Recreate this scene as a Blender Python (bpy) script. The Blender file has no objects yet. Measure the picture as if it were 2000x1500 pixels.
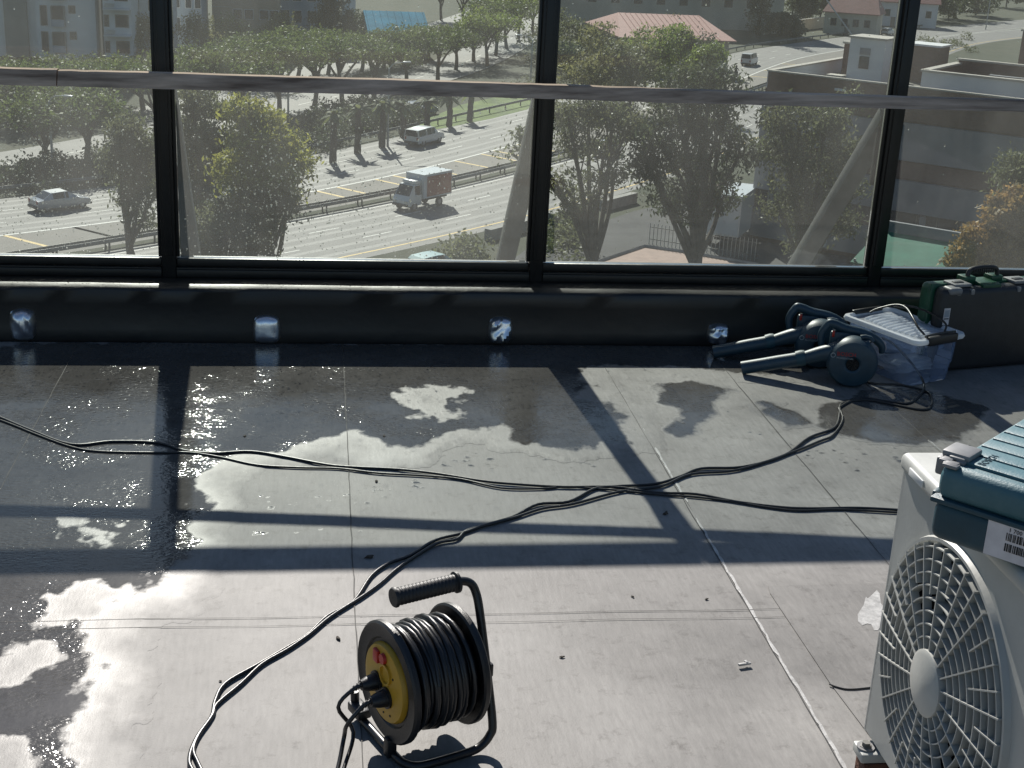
import bpy, bmesh, math, random
import numpy as np
from mathutils import Vector, Matrix

# ------------------------------------------------------------------ camera
SC = bpy.context.scene
COL = SC.collection
F_PX = 2700.0
_dy = np.array([-372.0, 965.0, F_PX]); _dy /= np.linalg.norm(_dy)
_dx = np.array([19500.0, -48.5, F_PX]); _dx /= np.linalg.norm(_dx)
_dx -= (_dx @ _dy) * _dy; _dx /= np.linalg.norm(_dx)
_dz = np.cross(_dx, _dy)
if _dz[1] < 0: _dz = -_dz
ROT = np.array([_dx, _dy, _dz])            # world = ROT @ (right, up, forward)
EYE = np.array([0.0, -4.7, 1.55])
cam = bpy.data.cameras.new('camera'); cam_o = bpy.data.objects.new('camera', cam); COL.objects.link(cam_o)
cam.sensor_width = 36.0; cam.lens = F_PX / 2000 * 36.0; cam.clip_start = 0.05; cam.clip_end = 6000
M4 = Matrix.Identity(4)
for i in range(3):
    M4[i][0] = ROT[i][0]; M4[i][1] = ROT[i][1]; M4[i][2] = -ROT[i][2]; M4[i][3] = EYE[i]
cam_o.matrix_world = M4
SC.camera = cam_o

# ------------------------------------------------------------------ light
SUN_EL, SUN_AZ = math.radians(36.5), math.radians(-4.9)     # azimuth from +Y towards +X
SUN_V = Vector((math.sin(SUN_AZ) * math.cos(SUN_EL), math.cos(SUN_AZ) * math.cos(SUN_EL), math.sin(SUN_EL)))
world = bpy.data.worlds.new('World'); SC.world = world; world.use_nodes = True
wn = world.node_tree.nodes; wl = world.node_tree.links
sky = wn.new('ShaderNodeTexSky'); sky.sky_type = 'NISHITA'; sky.sun_disc = False
sky.sun_elevation = SUN_EL; sky.sun_rotation = SUN_AZ; sky.air_density = 1.15; sky.dust_density = 0.35; sky.ozone_density = 4.0
wn['Background'].inputs['Strength'].default_value = 0.055
wl.new(sky.outputs[0], wn['Background'].inputs['Color'])
sl = bpy.data.lights.new('sun', 'SUN'); sl.energy = 5.0; sl.angle = math.radians(0.53); sl.color = (1.0, 0.95, 0.88)
so = bpy.data.objects.new('sun', sl); COL.objects.link(so); so.location = (-20, 60, 60)
so.rotation_euler = SUN_V.to_track_quat('Z', 'Y').to_euler()
SC.view_settings.view_transform = 'Standard'; SC.view_settings.look = 'None'
SC.view_settings.exposure = 0.6; SC.view_settings.gamma = 1.0
SC.render.engine = 'CYCLES'
SC.cycles.use_denoising = True
SC.cycles.max_bounces = 10; SC.cycles.transparent_max_bounces = 24
SC.cycles.sample_clamp_indirect = 6.0
SC.cycles.caustics_reflective = False; SC.cycles.caustics_refractive = False

RNG = random.Random(7)
NPR = np.random.default_rng(11)
G = -22.0                                   # street level below the roof floor

def ray(x, y): return ROT @ np.array([x - 1000.0, 750.0 - y, F_PX])
def on_z(x, y, z=0.0):
    r = ray(x, y); return Vector(EYE + (z - EYE[2]) / r[2] * r)
def on_y(x, y, Y):
    r = ray(x, y); return Vector(EYE + (Y - EYE[1]) / r[1] * r)
def gp(x, y): return on_z(x, y, G)

# ------------------------------------------------------------------ mesh helpers
class MB:
    def __init__(s): s.v = []; s.f = []; s.mi = []
    def add(s, vs, fs, M=None, mi=0):
        o = len(s.v)
        s.v += [tuple(M @ Vector(p)) for p in vs] if M is not None else [tuple(p) for p in vs]
        s.f += [tuple(i + o for i in q) for q in fs]; s.mi += [mi] * len(fs); return s
    def box(s, c, d, M=None, mi=0, taper=(1, 1)):
        hx, hy, hz = d[0] / 2, d[1] / 2, d[2] / 2; tx, ty = taper
        vs = [(-hx, -hy, -hz), (hx, -hy, -hz), (hx, hy, -hz), (-hx, hy, -hz),
              (-hx * tx, -hy * ty, hz), (hx * tx, -hy * ty, hz), (hx * tx, hy * ty, hz), (-hx * tx, hy * ty, hz)]
        vs = [(p[0] + c[0], p[1] + c[1], p[2] + c[2]) for p in vs]
        return s.add(vs, [(0, 3, 2, 1), (4, 5, 6, 7), (0, 1, 5, 4), (1, 2, 6, 5), (2, 3, 7, 6), (3, 0, 4, 7)], M, mi)
    def rbox(s, c, d, r, seg=2, M=None, mi=0, taper=None):
        bm = bmesh.new(); bmesh.ops.create_cube(bm, size=1.0)
        for v in bm.verts:
            k = 1.0
            if taper and v.co.z < 0: v.co.x *= taper; v.co.y *= taper
            v.co = Vector((v.co.x * d[0], v.co.y * d[1], v.co.z * d[2]))
        bmesh.ops.bevel(bm, geom=bm.edges[:] + bm.verts[:], offset=r, segments=seg, profile=0.5, affect='EDGES')
        bm.verts.index_update()
        vs = [tuple(v.co + Vector(c)) for v in bm.verts]; fs = [tuple(v.index for v in f.verts) for f in bm.faces]
        bm.free(); return s.add(vs, fs, M, mi)
    def tube(s, pts, r, seg=8, M=None, mi=0, caps=True, closed=False):
        pts = [Vector(p) for p in pts]; n = len(pts)
        rr = r if isinstance(r, (list, tuple)) else [r] * n
        vs = []; fs = []; up = None
        for i, p in enumerate(pts):
            if closed: t = pts[(i + 1) % n] - pts[i - 1]
            else: t = pts[min(i + 1, n - 1)] - pts[max(i - 1, 0)]
            if t.length < 1e-9: t = Vector((0, 0, 1))
            t.normalize()
            if up is None:
                up = Vector((0, 0, 1)) if abs(t.z) < 0.9 else Vector((1, 0, 0))
            a = (up - t * up.dot(t))
            if a.length < 1e-6: a = t.orthogonal()
            a.normalize(); b = t.cross(a); up = a
            for k in range(seg):
                q = 2 * math.pi * k / seg
                vs.append(p + (a * math.cos(q) + b * math.sin(q)) * rr[i])
        m = n if closed else n - 1
        for i in range(m):
            j = (i + 1) % n
            for k in range(seg):
                l = (k + 1) % seg
                fs.append((i * seg + k, i * seg + l, j * seg + l, j * seg + k))
        if caps and not closed:
            fs.append(tuple(range(seg - 1, -1, -1))); fs.append(tuple((n - 1) * seg + k for k in range(seg)))
        return s.add(vs, fs, M, mi)
    def lathe(s, prof, seg=24, M=None, mi=0, a0=0.0, a1=2 * math.pi):
        full = abs(a1 - a0 - 2 * math.pi) < 1e-6; n = seg if full else seg + 1
        vs = []; fs = []
        for (r, z) in prof:
            for k in range(n):
                q = a0 + (a1 - a0) * k / seg
                vs.append((r * math.cos(q), r * math.sin(q), z))
        for i in range(len(prof) - 1):
            for k in range(seg):
                l = (k + 1) % n
                fs.append((i * n + k, i * n + l, (i + 1) * n + l, (i + 1) * n + k))
        return s.add(vs, fs, M, mi)
    def prism(s, poly, z0, z1, M=None, mi=0, scale=1.0):
        n = len(poly); cx = sum(p[0] for p in poly) / n; cy = sum(p[1] for p in poly) / n
        vs = [(p[0], p[1], z0) for p in poly] + [(cx + (p[0] - cx) * scale, cy + (p[1] - cy) * scale, z1) for p in poly]
        fs = [tuple(range(n - 1, -1, -1)), tuple(range(n, 2 * n))]
        fs += [(i, (i + 1) % n, n + (i + 1) % n, n + i) for i in range(n)]
        return s.add(vs, fs, M, mi)
    def mesh(s, name, mats, smooth=35):
        me = bpy.data.meshes.new(name); me.from_pydata(s.v, [], s.f)
        for m in (mats if isinstance(mats, (list, tuple)) else [mats]): me.materials.append(m)
        if any(s.mi): me.polygons.foreach_set('material_index', s.mi)
        bm = bmesh.new(); bm.from_mesh(me); bmesh.ops.recalc_face_normals(bm, faces=bm.faces[:]); bm.to_mesh(me); bm.free()
        if smooth:
            me.polygons.foreach_set('use_smooth', [True] * len(me.polygons)); me.set_sharp_from_angle(angle=math.radians(smooth))
        me.update(); return me
    def build(s, name, mats, parent=None, smooth=35, loc=None, rot=None):
        return link(name, s.mesh(name, mats, smooth), parent, loc, rot)

def link(name, me, parent=None, loc=None, rot=None):
    o = bpy.data.objects.new(name, me); COL.objects.link(o)
    if parent is not None: o.parent = parent
    if loc is not None: o.location = loc
    if rot is not None: o.rotation_euler = rot
    return o
def tag(o, label=None, cat=None, group=None, kind=None):
    if label: o['label'] = label
    if cat: o['category'] = cat
    if group: o['group'] = group
    if kind: o['kind'] = kind
    return o
def thing(name, label, cat, loc=(0, 0, 0), rz=0.0, group=None, scale=None):
    o = bpy.data.objects.new(name, None); COL.objects.link(o); o.empty_display_size = 0.2
    o.location = loc; o.rotation_euler = (0, 0, rz)
    if scale: o.scale = (scale,) * 3
    return tag(o, label, cat, group)
def copy_tree(root, loc, rz, label, group=None, parent=None, scale=None):
    c = root.copy(); COL.objects.link(c); c.parent = parent
    if parent is None:
        c.location = loc; c.rotation_euler = (0, 0, rz); tag(c, label, None, group)
        if scale: c.scale = (scale,) * 3
    for ch in list(root.children): copy_tree(ch, None, None, None, None, c)
    return c
def spline(pts, n=6):
    P = [Vector(p) for p in pts]; P = [P[0] * 2 - P[1]] + P + [P[-1] * 2 - P[-2]]; out = []
    for i in range(1, len(P) - 2):
        for k in range(n):
            t = k / n; a, b, c, d = P[i - 1], P[i], P[i + 1], P[i + 2]
            out.append(0.5 * ((2 * b) + (c - a) * t + (2 * a - 5 * b + 4 * c - d) * t * t + (3 * b - a - 3 * c + d) * t ** 3))
    out.append(P[-2]); return out
def RX(a): return Matrix.Rotation(a, 4, 'X')
def RY(a): return Matrix.Rotation(a, 4, 'Y')
def RZ(a): return Matrix.Rotation(a, 4, 'Z')
def T(x, y, z): return Matrix.Translation((x, y, z))

# ------------------------------------------------------------------ materials
def mat(name, col=(0.5, 0.5, 0.5), rough=0.6, metal=0.0, spec=0.5, var=0.0, scale=8.0, bump=0.0, bscale=60.0, rvar=0.0,
        stretch=(1, 1, 1), col2=None, coat=0.0, island=0.0, trans=None, coords='Object', detail=6.0):
    m = bpy.data.materials.new(name); m.use_nodes = True; nt = m.node_tree; N = nt.nodes; L = nt.links
    b = N['Principled BSDF']; b.inputs['Base Color'].default_value = (*col, 1); b.inputs['Roughness'].default_value = rough
    b.inputs['Metallic'].default_value = metal; b.inputs['Specular IOR Level'].default_value = spec; b.inputs['Coat Weight'].default_value = coat
    tc = N.new('ShaderNodeTexCoord'); mp = N.new('ShaderNodeMapping'); mp.inputs['Scale'].default_value = stretch
    L.new(tc.outputs[coords], mp.inputs[0])
    colsock = None
    if var or col2 or rvar:
        nz = N.new('ShaderNodeTexNoise'); nz.inputs['Scale'].default_value = scale; nz.inputs['Detail'].default_value = detail
        nz.inputs['Roughness'].default_value = 0.62; L.new(mp.outputs[0], nz.inputs[0])
        cr = N.new('ShaderNodeValToRGB'); L.new(nz.outputs[0], cr.inputs[0])
        c2 = col2 or tuple(min(1, c * (1 + var)) for c in col); c1 = col if col2 else tuple(c * (1 - var) for c in col)
        cr.color_ramp.elements[0].position = 0.33; cr.color_ramp.elements[1].position = 0.67
        cr.color_ramp.elements[0].color = (*c1, 1); cr.color_ramp.elements[1].color = (*c2, 1); colsock = cr.outputs[0]
        if rvar:
            mr = N.new('ShaderNodeMapRange'); mr.inputs[3].default_value = rough - rvar; mr.inputs[4].default_value = rough + rvar
            mr.inputs[1].default_value = 0.3; mr.inputs[2].default_value = 0.7
            L.new(nz.outputs[0], mr.inputs[0]); L.new(mr.outputs[0], b.inputs['Roughness'])
    if island:
        gi = N.new('ShaderNodeNewGeometry'); hs = N.new('ShaderNodeHueSaturation')
        mr = N.new('ShaderNodeMapRange'); mr.inputs[3].default_value = 1 - island; mr.inputs[4].default_value = 1 + island
        L.new(gi.outputs['Random Per Island'], mr.inputs[0]); L.new(mr.outputs[0], hs.inputs['Value'])
        if colsock: L.new(colsock, hs.inputs['Color'])
        else: hs.inputs['Color'].default_value = (*col, 1)
        colsock = hs.outputs[0]
    if colsock: L.new(colsock, b.inputs['Base Color'])
    if bump:
        nb = N.new('ShaderNodeTexNoise'); nb.inputs['Scale'].default_value = bscale; nb.inputs['Detail'].default_value = 5
        L.new(mp.outputs[0], nb.inputs[0]); bp = N.new('ShaderNodeBump'); bp.inputs['Strength'].default_value = bump
        bp.inputs['Distance'].default_value = 0.02; L.new(nb.outputs[0], bp.inputs['Height']); L.new(bp.outputs[0], b.inputs['Normal'])
    if trans:
        tr = N.new('ShaderNodeBsdfTranslucent'); mx = N.new('ShaderNodeMixShader'); mx.inputs[0].default_value = trans
        if colsock:
            hs2 = N.new('ShaderNodeHueSaturation'); hs2.inputs['Value'].default_value = 1.5; hs2.inputs['Hue'].default_value = 0.485
            L.new(colsock, hs2.inputs['Color']); L.new(hs2.outputs[0], tr.inputs[0])
        else: tr.inputs[0].default_value = (*col, 1)
        L.new(b.outputs[0], mx.inputs[1]); L.new(tr.outputs[0], mx.inputs[2]); L.new(mx.outputs[0], N['Material Output'].inputs[0])
    return m

def mat_glass_pane(d0, d1):
    m = bpy.data.materials.new('dusty pane glass'); m.use_nodes = True; N = m.node_tree.nodes; L = m.node_tree.links
    N.remove(N['Principled BSDF']); out = N['Material Output']
    tr = N.new('ShaderNodeBsdfTransparent'); tr.inputs[0].default_value = (0.84, 0.87, 0.85, 1)
    gl = N.new('ShaderNodeBsdfGlossy'); gl.inputs['Roughness'].default_value = 0.03
    fr = N.new('ShaderNodeFresnel'); fr.inputs[0].default_value = 1.45
    m1 = N.new('ShaderNodeMixShader'); L.new(fr.outputs[0], m1.inputs[0]); L.new(tr.outputs[0], m1.inputs[1]); L.new(gl.outputs[0], m1.inputs[2])
    tl = N.new('ShaderNodeBsdfTranslucent'); tl.inputs[0].default_value = (0.8, 0.79, 0.76, 1)
    df = N.new('ShaderNodeBsdfDiffuse'); df.inputs[0].default_value = (0.6, 0.6, 0.58, 1)
    m2 = N.new('ShaderNodeMixShader'); m2.inputs[0].default_value = 0.35; L.new(tl.outputs[0], m2.inputs[1]); L.new(df.outputs[0], m2.inputs[2])
    tc = N.new('ShaderNodeTexCoord'); mp = N.new('ShaderNodeMapping'); mp.inputs['Scale'].default_value = (1, 1, 0.45); L.new(tc.outputs['Object'], mp.inputs[0])
    nz = N.new('ShaderNodeTexNoise'); nz.inputs['Scale'].default_value = 3.2; nz.inputs['Detail'].default_value = 8; nz.inputs['Roughness'].default_value = 0.65
    L.new(mp.outputs[0], nz.inputs[0])
    mr = N.new('ShaderNodeMapRange'); mr.inputs[1].default_value = 0.25; mr.inputs[2].default_value = 0.75; mr.inputs[3].default_value = d0; mr.inputs[4].default_value = d1
    L.new(nz.outputs[0], mr.inputs[0])
    m3 = N.new('ShaderNodeMixShader'); L.new(mr.outputs[0], m3.inputs[0]); L.new(m1.outputs[0], m3.inputs[1]); L.new(m2.outputs[0], m3.inputs[2])
    L.new(m3.outputs[0], out.inputs[0]); return m

def mat_clear(name, tint, veil, rough=0.08, vcol=(0.6, 0.7, 0.9)):
    m = bpy.data.materials.new(name); m.use_nodes = True; N = m.node_tree.nodes; L = m.node_tree.links
    N.remove(N['Principled BSDF']); out = N['Material Output']
    tr = N.new('ShaderNodeBsdfTransparent'); tr.inputs[0].default_value = (*tint, 1)
    gl = N.new('ShaderNodeBsdfGlossy'); gl.inputs['Roughness'].default_value = rough
    fr = N.new('ShaderNodeFresnel'); fr.inputs[0].default_value = 1.5
    m1 = N.new('ShaderNodeMixShader'); L.new(fr.outputs[0], m1.inputs[0]); L.new(tr.outputs[0], m1.inputs[1]); L.new(gl.outputs[0], m1.inputs[2])
    tl = N.new('ShaderNodeBsdfTranslucent'); tl.inputs[0].default_value = (*vcol, 1)
    df = N.new('ShaderNodeBsdfDiffuse'); df.inputs[0].default_value = (*vcol, 1)
    m2 = N.new('ShaderNodeMixShader'); m2.inputs[0].default_value = 0.5; L.new(tl.outputs[0], m2.inputs[1]); L.new(df.outputs[0], m2.inputs[2])
    m3 = N.new('ShaderNodeMixShader'); m3.inputs[0].default_value = veil; L.new(m1.outputs[0], m3.inputs[1]); L.new(m2.outputs[0], m3.inputs[2])
    L.new(m3.outputs[0], out.inputs[0]); return m

def mat_drop():
    m = bpy.data.materials.new('water drop'); m.use_nodes = True; N = m.node_tree.nodes; L = m.node_tree.links
    N.remove(N['Principled BSDF']); g = N.new('ShaderNodeBsdfGlass'); g.inputs['IOR'].default_value = 1.33; g.inputs['Roughness'].default_value = 0.0
    L.new(g.outputs[0], N['Material Output'].inputs[0]); return m

def mat_membrane(name, wet=False, tone=1.0, fade=0.02):
    m = bpy.data.materials.new(name); m.use_nodes = True; N = m.node_tree.nodes; L = m.node_tree.links; b = N['Principled BSDF']
    tc = N.new('ShaderNodeTexCoord'); OB = tc.outputs['Object']
    def noise(sc, det, rg=0.6, vec=OB):
        n = N.new('ShaderNodeTexNoise'); n.inputs['Scale'].default_value = sc; n.inputs['Detail'].default_value = det; n.inputs['Roughness'].default_value = rg; L.new(vec, n.inputs[0]); return n.outputs[0]
    def ramp(s, stops):
        r = N.new('ShaderNodeValToRGB'); L.new(s, r.inputs[0]); e = r.color_ramp.elements
        while len(e) < len(stops): e.new(0.5)
        for k, (p, c) in enumerate(stops): e[k].position = p; e[k].color = (*c, 1)
        return r.outputs[0]
    def mapr(s, a0, a1, b0, b1):
        r = N.new('ShaderNodeMapRange'); L.new(s, r.inputs[0])
        for k, v in enumerate((a0, a1, b0, b1)): r.inputs[k + 1].default_value = v
        return r.outputs[0]
    def mult(a_, b_, f=1.0, mode='MULTIPLY'):
        x = N.new('ShaderNodeMix'); x.data_type = 'RGBA'; x.blend_type = mode; x.inputs[0].default_value = f
        L.new(a_, x.inputs[6]); L.new(b_, x.inputs[7]); return x.outputs[2]
    def bump(h, st, dist, nrm=None):
        x = N.new('ShaderNodeBump'); x.inputs['Distance'].default_value = dist; L.new(h, x.inputs['Height'])
        if isinstance(st, float): x.inputs['Strength'].default_value = st
        else: L.new(st, x.inputs['Strength'])
        if nrm is not None: L.new(nrm, x.inputs['Normal'])
        return x.outputs[0]
    mp = N.new('ShaderNodeMapping'); mp.inputs['Rotation'].default_value = (0, 0, math.radians(22)); mp.inputs['Scale'].default_value = (95, 16, 1); L.new(OB, mp.inputs[0])
    big = noise(2.2, 9, 0.68); fib = noise(1.0, 4, vec=mp.outputs[0]); gr = noise(260, 3); spk = noise(19, 8, 0.75); stain = noise(0.9, 5, 0.6)
    col = ramp(big, [(0.34, [c * tone for c in (0.15, 0.145, 0.139)]), (0.68, [c * tone for c in (0.27, 0.262, 0.25)])])
    col = mult(col, fib, 0.3, 'OVERLAY')
    col = mult(col, ramp(spk, [(0.30, (0.6, 0.59, 0.58)), (0.46, (1, 1, 1)), (0.66, (1, 1, 1)), (0.77, (1.3, 1.29, 1.27))]))
    col = mult(col, ramp(stain, [(0.35, (0.8, 0.79, 0.78)), (0.55, (1.06, 1.05, 1.04))]))
    L.new(col, b.inputs['Base Color'])
    L.new(bump(gr, 0.3, 0.0012, bump(fib, 0.18, 0.002)), b.inputs['Normal'])
    b.inputs['Specular IOR Level'].default_value = 0.22
    rough = mapr(big, 0.3, 0.7, 0.52, 0.68)
    if not wet:
        L.new(rough, b.inputs['Roughness']); return m
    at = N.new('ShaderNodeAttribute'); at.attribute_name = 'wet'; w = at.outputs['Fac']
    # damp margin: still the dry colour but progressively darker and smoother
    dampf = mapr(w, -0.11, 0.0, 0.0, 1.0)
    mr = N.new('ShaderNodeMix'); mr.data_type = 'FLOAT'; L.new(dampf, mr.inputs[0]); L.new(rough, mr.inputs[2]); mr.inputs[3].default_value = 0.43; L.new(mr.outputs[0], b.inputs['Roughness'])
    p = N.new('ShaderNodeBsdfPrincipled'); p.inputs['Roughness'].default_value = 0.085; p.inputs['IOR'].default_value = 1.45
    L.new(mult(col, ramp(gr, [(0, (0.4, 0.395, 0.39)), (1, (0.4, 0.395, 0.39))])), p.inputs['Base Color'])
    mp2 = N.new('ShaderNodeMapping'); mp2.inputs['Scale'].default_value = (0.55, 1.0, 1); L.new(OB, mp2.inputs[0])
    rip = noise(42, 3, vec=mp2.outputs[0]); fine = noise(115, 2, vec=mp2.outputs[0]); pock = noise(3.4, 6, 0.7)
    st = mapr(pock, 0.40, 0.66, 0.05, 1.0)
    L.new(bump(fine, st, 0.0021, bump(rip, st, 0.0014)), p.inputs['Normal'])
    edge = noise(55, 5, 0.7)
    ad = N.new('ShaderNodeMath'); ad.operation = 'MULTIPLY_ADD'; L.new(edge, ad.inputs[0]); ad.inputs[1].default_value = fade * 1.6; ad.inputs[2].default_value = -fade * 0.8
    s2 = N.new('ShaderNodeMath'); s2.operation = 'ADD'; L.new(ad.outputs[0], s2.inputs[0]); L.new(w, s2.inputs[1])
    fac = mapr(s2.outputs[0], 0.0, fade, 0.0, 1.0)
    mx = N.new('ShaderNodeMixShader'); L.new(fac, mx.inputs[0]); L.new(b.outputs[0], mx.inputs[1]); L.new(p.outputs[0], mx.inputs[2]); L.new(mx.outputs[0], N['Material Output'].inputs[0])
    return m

def mat_brick(name, c1, c2, mortar, scale):
    m = bpy.data.materials.new(name); m.use_nodes = True; N = m.node_tree.nodes; L = m.node_tree.links; b = N['Principled BSDF']
    tc = N.new('ShaderNodeTexCoord'); sep = N.new('ShaderNodeSeparateXYZ'); L.new(tc.outputs['Object'], sep.inputs[0])
    ad = N.new('ShaderNodeMath'); ad.operation = 'ADD'; L.new(sep.outputs[0], ad.inputs[0]); L.new(sep.outputs[1], ad.inputs[1])
    cb = N.new('ShaderNodeCombineXYZ'); L.new(ad.outputs[0], cb.inputs[0]); L.new(sep.outputs[2], cb.inputs[1])
    br = N.new('ShaderNodeTexBrick'); br.inputs['Scale'].default_value = scale; br.inputs['Color1'].default_value = (*c1, 1); br.inputs['Color2'].default_value = (*c2, 1)
    br.inputs['Mortar'].default_value = (*mortar, 1); br.inputs['Mortar Size'].default_value = 0.015; L.new(cb.outputs[0], br.inputs[0])
    L.new(br.outputs[0], b.inputs['Base Color']); b.inputs['Roughness'].default_value = 0.85; return m

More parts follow.
